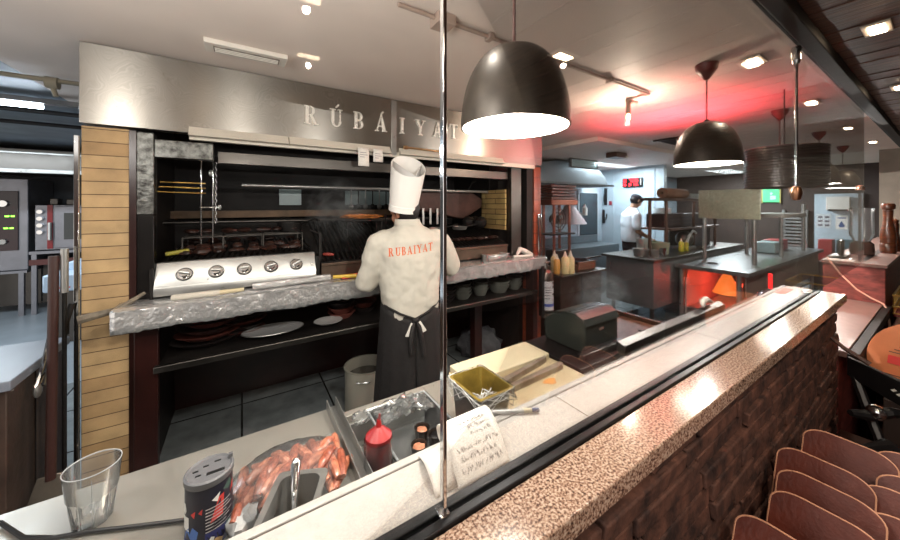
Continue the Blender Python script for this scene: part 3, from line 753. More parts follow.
for s, (x, n, r_, h, wd) in enumerate(((1.64, 4, .085, .05, 'first'), (1.84, 3, .075, .07, 'second'), (2.06, 2, .11, .08, 'third'), (2.26, 3, .08, .06, 'fourth'))):
    for i in range(n): dish(r_, h, m_glz, 'deep_bowl', '%s dark bowl in the %s stack toward the extinguisher' % (ordw[i], wd), 'bowl', x, 2.36, .777+.03*i, 'dark bowls under the right of the worktop')

# stock pot on the floor
t = thing('stock_pot', 'large steel stock pot with a dark inside standing on the floor beside the chef', 'stock pot', (.85, 2.42, 0))
part('body', MB().lathe([(0, 0), (.155, 0), (.16, .01), (.16, .35), (.168, .355), (.152, .356), (.15, .02), (0, .02)], (.82, 2.50, 0), 36), mat('dull aluminium pot', (186, 180, 166), .4, .45), t)
part('contents', MB().lathe([(0, .27), (.149, .27)], (.82, 2.50, 0), 30), mat('dark stock', (30, 20, 16), .2), t, label='dark broth')
def handle(a):
    c = Vector((.82, 2.50, .3)); d = Vector((math.cos(a), math.sin(a), 0)); s = Vector((-d.y, d.x, 0))
    return MB().tube([c+d*.158-s*.05, c+d*.185-s*.045+Vector((0, 0, .006)), c+d*.192+Vector((0, 0, .008)), c+d*.185+s*.045+Vector((0, 0, .006)), c+d*.158+s*.05], .006, 8)
part('handle', handle(-2.0), m_chrome, t); part('handle', handle(1.1), m_chrome, t)
br = random.Random(9)
bag = MB().blob((2.15, 2.78, .12), (.25, .2, .16), 18, .14, rnd=br)
solo('rubbish_bag', bag, mat('grey plastic bag', (92, 92, 96), .3, var=.3, scale=14, bump=.6, bscale=20), 'crumpled grey plastic bag lying on the floor under the grill', 'bag')
for i, (x, y, h) in enumerate(((1.35, 2.9, .5), (1.7, 3.0, .55))):
    solo('gas_bottle', MB().lathe([(0, 0), (.1, 0), (.11, .03), (.11, h-.06), (.06, h), (0, h)], (x, y, 0)), m_redbrown, 'dark red cylinder in the shadow under the grill, %s' % ['nearer the chef', 'behind the grey bag'][i], 'gas bottle')
for i, (y, z) in enumerate(((2.24, .0),)):
    pass

# fire extinguisher hung at the end of the worktop
t = thing('fire_extinguisher', 'slim steel fire extinguisher hanging at the right end of the grill worktop', 'fire extinguisher', (2.50, 2.1, .60))
part('body', MB().lathe([(0, .0), (.045, 0), (.054, .015), (.054, .34), (.045, .38), (.02, .4), (.018, .43), (0, .43)], (2.50, 2.1, .60), 24), mat('brushed extinguisher steel', (170, 150, 140), .25, 1.), t)
lab = MB()
lab.lathe([(.0553, .07), (.0553, .31)], (2.50, 2.1, .60), 20, a0=math.radians(195), a1=math.radians(330))
part('label_plate', lab, mat('white label', (196, 196, 200), .5), t, label='white printed label')
for zz, mm, a0, a1 in ((.255, 'ink', 205, 260), (.235, 'ink', 205, 255), (.215, 'ink', 205, 262), (.19, 'ink', 205, 250), (.165, 'ink', 205, 250), (.10, 'blue', 200, 320), (.285, 'black', 275, 320), (.25, 'black', 275, 320), (.19, 'black', 275, 320)):
    hh = {'ink': .006, 'blue': .024, 'black': .022}[mm]
    part('print', MB().lathe([(.0558, zz), (.0558, zz+hh)], (2.50, 2.1, .60), 10, a0=math.radians(a0), a1=math.radians(a1)), {'ink': m_ink, 'blue': mat('label blue', (70, 90, 170), .5), 'black': m_black}[mm], t)
part('band', MB().lathe([(.0555, .045), (.0565, .05), (.0555, .056)], (2.50, 2.1, .60), 20), m_black, t)
part('valve', MB().cyl((2.5, 2.1, 1.02), (2.5, 2.1, 1.06), .014).box(2.46, 2.54, 2.09, 2.11, 1.055, 1.07), m_chrome, t, bev=.002)
part('bracket', MB().box(2.42, 2.45, 2.08, 2.12, .62, 1.04), m_black, t, bev=.002)
t.location.x -= .065; t.location.z -= .06; t.scale = (1.12, 1.12, 1.12)
solo('steel_tube', MB().tube([(2.46, 2.22, 1.1), (2.47, 2.235, 1.5), (2.475, 2.235, 1.52), (2.50, 2.235, 1.50), (2.51, 2.22, 1.12)], .008, 8), m_chrome, 'bent chrome tube standing against the copper-toned pillar', 'tube')
# ================================================================== NEAR STEEL COUNTER
m_clear = filmmat('clear tumbler glass', .07, .8, .03)
m_film = filmmat('clear plastic film', .06, 1.0, .2)
m_redp = mat('ketchup red', (176, 34, 36), .3, var=.15, scale=12)
t = thing('steel_counter', 'long scratched steel counter with a sunken well, running behind the off-white ledge', 'counter', (.3, .87, 0))
part('worktop', MB().box(-1.6, .266, .535, 1.2, .852, .88).box(.266, .60, .535, .62, .852, .88).box(.60, 2.02, .535, 1.15, .852, .88).box(.266, .6, 1.12, 1.15, .80, .88), m_steelC, t, bev=.002)
part('well', MB().box(.268, .598, .622, 1.12, .775, .785).box(.262, .27, .62, 1.12, .775, .852).box(.596, .604, .62, 1.12, .775, .852).box(.268, .598, 1.113, 1.12, .775, .852).box(.268, .598, .618, .625, .775, .852), m_steelL, t, bev=.001)
part('divider', MB().prism([(.250, .88), (.284, .88), (.284, .915), (.281, .915), (.281, .884), (.254, .884), (.254, .912), (.250, .912)], .56, 1.2, 'y'), m_steelL, t, bev=.001)
part('cabinet_body', MB().box(-1.58, .25, .56, 1.15, 0, .852).box(.61, 2.0, .56, 1.15, 0, .852).box(.25, .61, .56, 1.15, 0, .77), m_steelD, t)

# tumbler
c = (-.286, 1.062, .8805)
t = thing('glass_tumbler', 'empty clear glass tumbler with a faceted base standing on the steel counter', 'glass', c)
N8 = 10
g = MB()
def octring(r, z, f):   # f: 0 round .. 1 faceted
    out = []
    for k in range(40):
        a = 2*PI*k/40; seg = 2*PI/N8
        d = (a % seg)-seg/2
        rr = r*(1-f)+f*r*math.cos(seg/2)/math.cos(d)
        out.append((rr*math.cos(a), rr*math.sin(a), z))
    return out
prof = [(.030, 0, 1), (.0335, .004, 1), (.0385, .05, 1), (.0405, .066, .8), (.0425, .072, 0), (.0475, .128, 0), (.0463, .1285, 0), (.041, .07, 0), (.0385, .06, 0), (.0335, .022, 0), (.02, .017, 0)]
rings = [[g.bm.verts.new(Vector(p)) for p in octring(*q)] for q in prof]
for i in range(len(rings)-1):
    for k in range(40):
        f = g.bm.faces.new([rings[i][k], rings[i][(k+1) % 40], rings[i+1][(k+1) % 40], rings[i+1][k]]); f.smooth = True
g.bm.faces.new(rings[0][::-1]); g.bm.faces.new(rings[-1])
part('body', g, m_clear, t, local=True)

part('rim', MB().lathe([(.0462, .127), (.0478, .128), (.0478, .1295), (.0462, .1295), (.0462, .127)], (0, 0, 0), 40), filmmat('bright glass rim', .45, 1.5, .05), t, local=True)  # whitened so the rim carries a painted glint
part('thick_base', MB().lathe([(0, .003), (.031, .003), (.034, .014), (.0335, .02), (0, .017)], (0, 0, 0), 10), filmmat('thick glass base', .28, 2., .04), t, local=True)  # milky white stands in for highlights in the base
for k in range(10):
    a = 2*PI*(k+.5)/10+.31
    part('facet_glint', MB().tube([(.0325*math.cos(a), .0325*math.sin(a), .006), (.0385*math.cos(a), .0385*math.sin(a), .05), (.0408*math.cos(a), .0408*math.sin(a), .068)], [.0009, .0008, .0004], 5), MATS['bright glass rim'] if 'bright glass rim' in MATS else m_film, t, local=True)  # pale lines painted as glints along the facets
# printed cardboard can
c = (-.06, .885, .8805); Rr = .0425
t = thing('seasoning_canister', 'dark printed cylindrical canister with a grey plastic lid on the steel counter', 'canister', c)
part('body', MB().lathe([(0, 0), (Rr, 0), (Rr, .135), (0, .135)], (0, 0, 0), 48), mat('navy black print', (24, 24, 38), .4), t, local=True)
part('lid', MB().lathe([(Rr+.001, .128), (Rr+.0025, .131), (Rr+.0025, .141), (Rr-.001, .1435), (Rr-.004, .140), (0, .140)], (0, 0, 0), 48), mat('grey plastic lid', (92, 92, 95), .5), t, local=True)
part('lid_slot', MB().box(-.004, .028, -.018, -.010, .1398, .1408).box(-.03, -.02, .004, .007, .140, .1415).box(-.012, -.002, .012, .015, .140, .1415).box(-.024, -.014, -.012, -.009, .140, .1415).box(.008, .02, .018, .021, .140, .1415), m_black, t, local=True)
part('lid_tab', MB().box(.034, .042, .012, .02, .14, .150), mat('grey plastic lid', (92, 92, 95), .5), t, local=True)
def wrap(polys, m, nm='print', off=.0005):
    g = MB()
    for po in polys:
        vs = []
        # subdivide horizontally by fanning the polygon onto the cylinder
        n = len(po); pts = []
        for i in range(n):
            (u0, v0), (u1, v1) = po[i], po[(i+1) % n]
            st = max(1, int(abs(u1-u0)/.06))
            for k in range(st): pts.append((u0+(u1-u0)*k/st, v0+(v1-v0)*k/st))
        for u, v in pts:
            a = math.radians(186+172*u); vs.append(((Rr+off)*math.cos(a), (Rr+off)*math.sin(a), v*.128))
        g._add(vs, [tuple(range(len(vs)))])
    part(nm, g, m, t, local=True)
def rc(a, b, c_, d): return [(a, b), (c_, b), (c_, d), (a, d)]
mw = mat('print white', (222, 220, 214), .5); mbz = mat('print blue', (74, 110, 176), .5); mrd = mat('print red', (198, 62, 58), .5)
mtn = mat('print tan', (170, 138, 96), .5); mgn = mat('print green', (46, 74, 66), .5); mnv = mat('print navy', (34, 38, 84), .5)
wrap([rc(0, 0, .38, .2), rc(.45, 0, .95, .28)], mnv)
wrap([rc(.04, .34, .2, .56), [(.03, .62), (.1, .58), (.15, .66), (.12, .76), (.04, .74)]], mw, off=.0007)
wrap([[(.05, 0), (.3, .05), (.36, .34), (.27, .42), (.22, .3), (.2, .4), (.14, .34), (.05, .14)]], mbz, off=.0009)
wrap([[(.24, .62), (.3, .56), (.32, .68)], [(.36, .64), (.41, .6), (.42, .70)], [(.52, .42), (.70, .46), (.72, .8), (.64, .78)], [(.84, .7), (.92, .74), (.93, .88)]], mrd, off=.0007)
wrap([[(.54, .78), (.66, .86), (.62, .72)], [(.5, .14), (.56, .11), (.58, .17), (.53, .2)]], mw, off=.0009)
wrap([rc(.46, .29+.052*i, .46+[.42, .30, .36, .42, .30, .40, .34, .38][i], .306+.052*i) for i in range(8)], mat('print grey text', (176, 172, 172), .5), off=.0011)
wrap([[(.48, 0), (.68, 0), (.7, .08), (.6, .14), (.5, .06)]], mtn, off=.0009)
wrap([[(.7, .86), (.82, .96), (.9, .86), (.8, .8)], [(.72, .2), (.8, .3), (.84, .22)]], mgn, off=.0008)
g = MB()
for k in range(14):
    a0, a1 = 2*PI*k/14, 2*PI*(k+1)/14
    vs = []
    for a, s in ((a0, 1), (a1, 1), (a1, .62), (a0, .62)):
        u = .80+.055*s*math.cos(a); v = .17+.07*s*math.sin(a); b = math.radians(186+172*u)
        vs.append(((Rr+.0012)*math.cos(b), (Rr+.0012)*math.sin(b), v*.128))
    g._add(vs, [(0, 1, 2, 3)])
part('print', g, mw, t, local=True)

# black flex on the counter
solo('black_cable', MB().tube([(-.62, 1.12, .889), (-.50, 1.16, .889), (-.455, 1.155, .889), (-.42, 1.11, .889), (-.395, 1.08, .887), (-.34, 1.045, .886), (-.28, 1.023, .886), (-.2, .985, .886), (-.1, .94, .886), (.0, .86, .886), (.03, .7, .886), (.0, .56, .886)], .0045, 8), m_black, 'black cable curving across the steel counter past the glass tumbler', 'cable')

# sausages in a clear bag
m_saus = mat('raw sausage', (176, 100, 74), .4, rgb2=(112, 50, 36), scale=70, coat=.5)
m_saus2 = mat('raw sausage pale', (198, 128, 98), .4, rgb2=(136, 68, 48), scale=60, coat=.5)
sr = random.Random(21)
ow = ['lowest', 'second', 'third', 'fourth', 'fifth', 'sixth', 'seventh', 'eighth', 'ninth', 'tenth', 'eleventh', 'topmost']
n = 0
rown = ['front row', 'rear row']
for layer, cnt, zz in ((0, 12, .895), (1, 11, .915), (2, 7, .934)):
    for rw in (0, 1):
        for i in range(cnt):
            f = (i+.5)/cnt
            x = -.01+.245*f if layer < 2 else .03+.17*f
            yw = (.885, .962)[rw]+(.008, -.008)[rw]*layer+sr.uniform(-.006, .006)
            half = (.062, .055, .045)[layer]*(1-.25*abs(f-.5)); a = sr.uniform(.35, 2.1)
            dx, dy = math.cos(a)*half, math.sin(a)*half
            pts = [(-dx, -dy, -.004), (-dx*.5, -dy*.55, .002), (0, 0, .004), (dx*.5, dy*.6, .002), (dx, dy, -.004)]
            solo('raw_sausage', MB().tube(pts, [.008, .0118, .0125, .0115, .007], 10), (m_saus, m_saus2)[n % 2],
                 'raw sausage in the clear bag, %s of the %s layer, %s' % (['first', 'second', 'third', 'fourth', 'fifth', 'sixth', 'seventh', 'eighth', 'ninth', 'tenth', 'eleventh', 'last'][i], ['bottom', 'middle', 'top'][layer], rown[rw]), 'sausage', (x, yw, zz), 0, 'sausages in the clear bag', local=True)
            n += 1
br = random.Random(4)
def bagfn(u, v):
    x = -.045+.285*u; y = .80+.24*v+.02*u
    r2 = ((u-.5)/.5)**2*.8+((v-.5)/.5)**2
    z = .886+max(0, 1-r2)**.6*.075+br.uniform(-.0022, .0022)
    return (x, y, z)
solo('plastic_bag', MB().grid(26, 18, bagfn), m_film, 'clear crinkled plastic bag covering the raw sausages', 'plastic bag')
def crinkle(cx, cy, cz, rx, ry, rz, seed):
    rr = random.Random(seed); g = MB(); g.blob((cx, cy, cz), (rx, ry, rz), 16, .28, rnd=rr); return g
solo('plastic_wrap', crinkle(.0, .86, .90, .03, .035, .022, 2), mat('milky plastic', (206, 208, 208), .25, var=.15, scale=30, alpha=.75), 'crumpled milky plastic wrap between the canister and the sausages', 'plastic wrap')
solo('plastic_wrap', crinkle(.33, 1.06, .90, .03, .02, .018, 6), m_film, 'small knot of clear plastic wrap behind the ketchup bottle', 'plastic wrap')

# gastronorm pan with a spoon
c = (.085, .745, .8805); rz = math.radians(-25)
t = thing('gastronorm_pan', 'small steel gastronorm pan with a spoon in it, tilted against the ledge', 'pan', c, rz)
g = MB()
def loft(g, loops, close=True, smooth=True):
    rings = [[g.bm.verts.new(Vector(p)) for p in lp] for lp in loops]
    n = len(rings[0])
    for i in range(len(rings)-1):
        for k in range(n):
            f = g.bm.faces.new([rings[i][k], rings[i][(k+1) % n], rings[i+1][(k+1) % n], rings[i+1][k]]); f.smooth = smooth
    if close: g.bm.faces.new(rings[-1])
    return g
def L2(x0, x1, y0, y1, r, z): return [(a, b, z) for a, b in rrect(x0, x1, y0, y1, r)]
loft(g, [L2(-.055, .055, -.09, .09, .012, .094), L2(-.055, .055, -.09, .09, .012, .098), L2(-.043, .043, -.078, .078, .02, .098), L2(-.039, .039, -.074, .074, .02, .05), L2(-.035, .035, -.07, .07, .02, .006)])
part('tray', g, m_steelL, t, local=True, solid=.0012)
part('residue', MB().prism(rrect(-.034, .034, -.069, .069, .018), .0075, .012), mat('brown sauce residue', (70, 58, 44), .3), t, local=True)
c2 = (.09, .75, .89)
t = thing('serving_spoon', 'steel serving spoon standing in the small gastronorm pan, handle up', 'spoon', c2)
part('handle', MB().tube([(.088, .72, .90), (.094, .765, .955), (.103, .81, 1.012), (.105, .817, 1.02)], [.005, .006, .011, .006], 10), m_chrome, t)
part('bowl', MB().blob((.086, .708, .897), (.018, .025, .005), 14), m_chrome, t)

# ketchup bottle in plastic
c = (.305, .852, .88)
t = thing('ketchup_bottle', 'red squeeze bottle with a pointed nozzle wrapped in clear plastic beside the steel divider', 'bottle', (.318, .862, .786))
part('body', MB().lathe([(0, 0), (.031, 0), (.033, .01), (.033, .15), (.031, .172), (.02, .19), (.018, .195), (0, .195)], (0, 0, 0), 28), m_redp, t, local=True)
part('cap', MB().lathe([(.0345, .166), (.0355, .17), (.0355, .18), (.016, .198), (.009, .204), (.005, .222), (0, .222)], (0, 0, 0), 28), mat('dark red cap', (150, 30, 32), .35), t, local=True)
part('tip', MB().cyl((0, 0, .215), (.004, .002, .236), .0045, .0025), mat('dirty tip', (120, 60, 60), .4), t, local=True)
kr = random.Random(8)
part('plastic_sleeve', MB().grid(24, 8, lambda u, v: ((.037+kr.uniform(-.002, .004))*math.cos(2*PI*u), (.037+kr.uniform(-.002, .004))*math.sin(2*PI*u), .01+.165*v)), m_film, t, local=True, label='clear plastic sleeve')
# plastic tray in the well
t = thing('plastic_tray', 'clear plastic tray with crinkled film lying in the sunken steel well', 'tray', (.45, 1.0, .79))
g = MB(); kr2 = random.Random(31)
loft(g, [[(a, b, .885) for a, b in rrect(.36, .59, .83, 1.105, .03)], [(a, b, .888) for a, b in rrect(.368, .582, .838, 1.098, .03)], [(a, b, .80) for a, b in rrect(.385, .565, .86, 1.08, .03)]])
part('tray', g, m_film, t, solid=.001)
part('film', MB().grid(16, 12, lambda u, v: (.38+.2*u+kr2.uniform(-.006, .006), 1.0+.10*v+kr2.uniform(-.006, .006), .885+kr2.uniform(0, .03)*math.sin(PI*u))), m_film, t, solid=.0006)
part('rim', MB().tube([(.365, .84, .889), (.365, 1.10, .889), (.585, 1.10, .889), (.588, .84, .889)], .0035, 6), mat('glossy clear rim', (200, 204, 206), .15, alpha=.6), t)
m_salm = mat('salmon filling', (214, 150, 118), .4, rgb2=(160, 96, 70), scale=70)
for i, (x, y) in enumerate(((.52, .99), (.475, .925), (.545, .94), (.50, .87))):
    pl_ = ['nearest the steel lip', 'beside the brown one', 'nearest the square container', 'half hidden by the ledge'][i]
    t = thing('sauce_cup', 'small dark plastic cup in the sunken well, ' + pl_, 'cup', (x, y, .80), 0, 'small cups in the well')
    part('cup', MB().lathe([(0, 0), (.02, 0), (.026, .035), (.027, .036), (.0245, .036), (.019, .003), (0, .003)], (x, y, .802), 22), mat('smoky plastic cup', (46, 40, 36), .15), t)
    part('filling', MB().blob((x, y, .828), (.02, .02, .008), 12, .15), m_salm if i < 2 else m_black, t, label='orange filling' if i < 2 else None)

# square container with film liner
c = (.642, .822, .8805)
t = thing('square_container', 'deep square steel container lined with crumpled clear film, yellow inside, beside the cutting board', 'container', c)
g = MB()
loft(g, [L2(-.066, .066, -.08, .08, .01, .15), L2(-.07, .07, -.084, .084, .012, .154), L2(-.062, .062, -.076, .076, .01, .156), L2(-.058, .058, -.072, .072, .01, .14), L2(-.05, .05, -.062, .062, .012, .005)])
part('inner_wall', g, mat('yellow stained steel', (150, 128, 60), .35, .6, var=.3, scale=14), t, local=True, label='yellow stained inside')
g = MB()
loft(g, [L2(-.07, .07, -.084, .084, .012, .153), L2(-.063, .063, -.077, .077, .012, .148), L2(-.054, .054, -.066, .066, .014, .0)])
part('outer_wall', g, mat('dull container steel', (120, 118, 114), .35, .9, var=.15), t, local=True)
lr = random.Random(12)
def liner(u, v):
    a = 2*PI*u; bx = max(-1, min(1, 1.35*math.cos(a)))*.072; by = max(-1, min(1, 1.35*math.sin(a)))*.086
    s = 1+.10*v*abs(math.sin(3*a))
    return (bx*s+lr.uniform(-.003, .003), by*s+lr.uniform(-.003, .003), .158-.035*v*(1+.6*math.sin(5*a))+lr.uniform(-.002, .002))
part('liner', MB().grid(60, 5, liner), m_film, t, local=True, label='crumpled clear film liner')
fl = MB()
for k in range(7):
    a = lr.uniform(0, 6.28); pts = []
    for j in range(16):
        uu = j/15*.9+k*.13
        x, y, z = liner(uu % 1, lr.uniform(.0, 1)); pts.append((x, y, z+.001))
    fl.tube(pts, .0012, 5)
part('liner_folds', fl, mat('bright film folds', (222, 222, 218), .2, alpha=.7), t, local=True)
fd = MB()
for k in range(10): fd.tube([(.0+lr.uniform(-.045, .05), -.03+lr.uniform(-.03, .02), .13+lr.uniform(-.02, .01)) for j in range(5)], .0012, 5)
part('liner_folds', fd, mat('bright film folds', (222, 222, 218), .2, alpha=.7), t, local=True)

# boards, tongs
m_board = mat('worn cream cutting board', (206, 190, 156), .55, rgb2=(188, 168, 132), scale=7)
solo('cutting_board', MB().prism(rrect(.725, 1.19, .62, 1.15, .012), .8815, .90), m_board, 'large worn cream cutting board on the steel counter beside the black receipt printer', 'cutting board', bev=.002)
solo('cutting_board', MB().prism(rrect(.735, 1.18, 1.0, 1.155, .01), .9015, .925), mat('clean cream cutting board', (212, 200, 170), .5, var=.03), 'smaller thick cream board lying on the rear of the large cutting board', 'cutting board', bev=.003)
solo('food_stain', MB().prism([(1.03+.03*math.cos(a)*(1+.3*math.sin(3*a)), .87+.02*math.sin(a)) for a in [i*PI/6 for i in range(12)]], .9003, .9012), mat('orange food stain', (214, 150, 84), .5), 'faint orange food stain on the large cream cutting board', 'stain')
t = thing('long_tongs', 'long flat grey-brown tongs lying open on the large cutting board', 'tongs', (1., .93, .9005))
m_tong = mat('stained tong steel', (164, 152, 138), .45, .4, rgb2=(116, 100, 86), scale=16)
part('arm', MB().prism([(.72, .925), (.74, .915), (1.14, .985), (1.15, .998), (1.14, 1.0), (.72, .94)], .901, .925), m_tong, t, bev=.002)
part('arm', MB().prism([(.70, .90), (.72, .885), (1.15, .905), (1.165, .918), (1.15, .93), (.72, .905)], .901, .925), m_tong, t, bev=.002)

# pen
a0 = Vector((.419, .553, 1.157)); a1 = Vector((.547, .485, 1.157)); dd = (a1-a0).normalized()
t = thing('ballpoint_pen', 'clear ballpoint pen with a blue cap lying on the edge of the off-white ledge', 'pen', (.483, .519, 1.15))
part('barrel', MB().cyl(a0+dd*.03, a0+dd*.118, .004, seg=8), mat('clear pen plastic', (206, 206, 204), .2, alpha=.75), t)
part('ink_tube', MB().cyl(a0+dd*.03, a0+dd*.12, .0015, seg=6), mat('pen ink', (44, 54, 130), .4), t)
part('cap', MB().tube([a0+dd*-.004, a0+dd*.006, a0+dd*.03], [.0018, .0045, .0052], 10), mat('blue cap', (28, 72, 170), .3), t)
part('sticker', MB().cyl(a0+dd*.104, a0+dd*.122, .0046, seg=10), mat('beige tape', (196, 184, 156), .6), t)
part('end_plug', MB().cyl(a0+dd*.122, a0+dd*.138, .0045, seg=10), mat('dark blue plug', (52, 58, 92), .4), t)

# curled receipt on the ledge
t = thing('receipt_paper', 'curled white receipt with handwriting arching over the off-white ledge beside the chrome post', 'receipt', (.33, .47, 1.15))
def curl(u, v, off=0.):
    x0, x1 = .285, .392
    # v: 0 at the channel side, climbing and rolling over the ledge
    if v < .45:
        s = v/.45; y = .418+.075*s; z = 1.1525+.052*math.sin(s*PI/2)
        n = Vector((0, -.6, .8))
    else:
        a = PI/2-(v-.45)/.55*PI*1.15
        y = .493+.030*math.cos(a); z = 1.1785+.026*math.sin(a)
        n = Vector((0, math.cos(a), math.sin(a)))
    x = x0+(x1-x0)*u+.03*v
    p = Vector((x, y, z))+n*off
    return (p.x, p.y, p.z)
part('sheet', MB().grid(8, 34, curl), m_paper, t, solid=.0003)
part('sheet', MB().grid(6, 10, lambda u, v: (.250+.05*u+.015*v, .43+.09*v, 1.1515+.012*math.sin(PI*v)+.03*u*math.sin(PI*v))), m_paper, t, solid=.0003)
hw = random.Random(17)
wr = MB()
for row, (v, u0, u1) in enumerate(((.40, .25, .8), (.335, .42, .82), (.28, .45, .8), (.2, .12, .9), (.14, .15, .85), (.08, .12, .9))):
    u = u0
    while u < u1:
        w = hw.uniform(.03, .07); pts = []
        for j in range(7): pts.append(curl(min(.98, u+w*j/6), v+hw.uniform(-.02, .02), .0006))
        wr.tube(pts, .00035, 4); u += w+hw.uniform(.01, .03)
wr.tube([curl(.2, .345, .0006), curl(.75, .375, .0006)], .0004, 4)
part('handwriting', wr, m_ink, t)
solo('small_card', MB().box(2.30, 2.47, .47, .505, 1.1505, 1.152), mat('red card stock', (214, 84, 70), .5), 'small red card lying near the far end of the off-white ledge', 'card')  # card in plain red

# receipt printer
c = (1.43, .99, .8805)
t = thing('receipt_printer', 'black receipt printer with a rounded lid standing on a black tray on the steel counter', 'printer', (1.40, .98, .8805))
part('base_tray', MB().prism(rrect(1.205, 1.62, .855, 1.19, .01), .8815, .905), m_black, t, bev=.003)
prf = [(.925, .905), (.925, 1.035), (.94, 1.06), (.975, 1.078), (1.04, 1.075), (1.12, 1.05), (1.16, 1.02), (1.175, .985), (1.16, .905)]
part('body', MB().prism(prf, 1.335, 1.60, 'x'), m_dgreen, t, bev=.008)
part('lid', MB().prism([(.919, 1.035), (.935, 1.066), (.972, 1.084), (1.04, 1.081), (1.10, 1.063), (1.098, 1.055), (1.04, 1.072), (.976, 1.074), (.942, 1.057), (.928, 1.032)], 1.33, 1.605, 'x'), m_dgreen, t, bev=.002)
part('lid_ridge', MB().box(1.34, 1.60, .985, .995, 1.082, 1.086).box(1.34, 1.60, 1.01, 1.02, 1.082, 1.085), m_black, t, bev=.001)
part('badge', MB().box(1.44, 1.475, .9235, .926, 1.0, 1.012), m_chrome, t, label='small silver badge')
part('front_ledge', MB().box(1.27, 1.60, .885, .924, .905, .935), m_black, t, bev=.006)
# wooden tray of offcuts, black rail
t = thing('wood_tray', 'brown wooden tray with scraps and clips beside the black receipt printer', 'tray', (1.83, 1., .8805))
m_rwood = mat('reddish brown wood', (96, 62, 46), .4, rgb2=(52, 32, 25), scale=9, stretch=(1, 6, 1), bump=.3)
part('board', MB().box(1.64, 2.04, .62, 1.32, .8815, .90), m_rwood, t, bev=.003)
part('rim', MB().box(1.64, 2.04, 1.30, 1.32, .90, .925).box(2.02, 2.04, .62, 1.30, .90, .925), m_rwood, t, bev=.002)
for i in range(7):
    x, y = 1.72+.04*i, .80+.03*((i*3) % 5); a = hw.uniform(0, 3)
    solo('wooden_peg', MB().tube([(-.03*math.cos(a), -.03*math.sin(a), 0), (0, 0, .002), (.03*math.cos(a), .03*math.sin(a), 0)], [.005, .007, .005], 8), (mat('amber wood', (176, 128, 78), .5), m_iron)[i % 2], '%s on the brown tray by the printer, %s from the printer' % (('amber peg', 'dark clip')[i % 2], ['first', 'second', 'third', 'fourth', 'fifth', 'sixth', 'seventh'][i]), 'peg', (x, y, .908), 0, 'pegs on the brown tray', local=True)
solo('black_rail', MB().prism([(.60, 1.10), (.63, 1.10), (.63, 1.132), (.627, 1.136), (.60, 1.125)], 1.08, 1.95, 'x'), m_black, 'long black rail just behind the far half of the off-white ledge', 'rail', bev=.002)
t = thing('black_rail_support', 'steel shelf carrying the long black rail above the counter', 'shelf', (1.8, .6, .88))
part('web', MB().box(1.10, 1.94, .56, .572, .9, 1.10), m_steelD, t); part('shelf', MB().box(1.10, 1.94, .56, .635, 1.085, 1.0995), m_steelD, t)
part('stand', MB().box(1.1, 1.12, .575, .6, .881, 1.085), m_steelD, t); part('stand', MB().box(1.5, 1.52, .575, .6, .881, 1.085), m_steelD, t)
cr = random.Random(77)
solo('white_cloth', MB().tube([(1.74, .615, 1.145), (1.77, .625, 1.158), (1.82, .63, 1.16), (1.86, .62, 1.145)], [.006, .013, .014, .005], 10), m_paper, 'small crumpled white napkin lying on the long black rail', 'napkin')
solo('blue_cloth', MB().blob((1.53, .845, .935), (.03, .02, .02), 12, .25, rnd=cr), mat('blue rag', (60, 84, 120), .7), 'small crumpled blue rag at the front of the black receipt printer', 'rag')

# ================================================================== FAR KITCHEN, RIGHT
# black prep counter
t = thing('prep_counter', 'dark enclosed prep counter on short legs where the second cook works', 'counter', (5.6, 2.4, 0))
part('top', MB().box(4.38, 7.6, 2.06, 2.78, .87, .90), m_steelD, t, bev=.004)
part('body', MB().box(4.44, 7.55, 2.1, 2.74, .26, .87), mat('charcoal cabinet panel', (92, 96, 98), .5, 0, var=.1), t, bev=.004)
for x, y in ((4.52, 2.16), (4.52, 2.68), (6.0, 2.16), (7.4, 2.16)):
    part('leg', MB().cyl((x, y, 0), (x, y, .26), .025), m_steelD, t)
part('towel_hook', MB().tube([(4.40, 2.62, .80), (4.34, 2.62, .80), (4.34, 2.62, .70)], .01), m_chrome, t)
t = thing('order_rack', 'brown metal post rack with shelves standing on the dark prep counter', 'rack', (5.3, 2.3, .9))
m_bmet = mat('brown painted metal', (96, 72, 62), .4, .5)
for x, y in ((4.76, 2.3), (5.28, 2.32), (6.2, 2.32), (7.0, 2.3)): part('post', MB().cyl((x, y, .90), (x, y, 1.70), .022), m_bmet, t)
part('shelf', MB().box(4.72, 7.1, 2.24, 2.40, 1.66, 1.70), m_bmet, t, bev=.003)
part('shelf', MB().box(5.3, 7.1, 2.26, 2.70, 1.22, 1.25), m_bmet, t, bev=.003)
t = thing('warming_drawer', 'wide dark reddish warming cabinet on the rack above the prep counter', 'warming cabinet', (6, 2.55, 1.25))
part('body', MB().box(5.45, 7.0, 2.4, 2.69, 1.2525, 1.46), mat('dark maroon steel', (50, 26, 24), .3, .4, var=.3), t, bev=.005)
part('slot', MB().box(5.48, 6.97, 2.392, 2.4, 1.30, 1.31).box(5.48, 6.97, 2.392, 2.4, 1.36, 1.37).box(5.48, 6.97, 2.392, 2.4, 1.42, 1.43), m_bmet, t)
solo('paper_roll', MB().lathe([(.02, -.35), (.075, -.35), (.075, .35), (.02, .35), (.02, -.35)], (0, 0, 0), 24, Matrix.Rotation(PI/2, 4, 'Y')), mat('brown kraft roll', (128, 90, 66), .6), 'thick brown paper roll lying on top of the post rack', 'paper roll', (5.5, 2.32, 1.776), 0, local=True)
solo('foil_box', MB().box(5.9, 6.6, 2.25, 2.38, 1.702, 1.78), m_steelL, 'long silvery box on top of the post rack behind the brown roll', 'box', bev=.004)
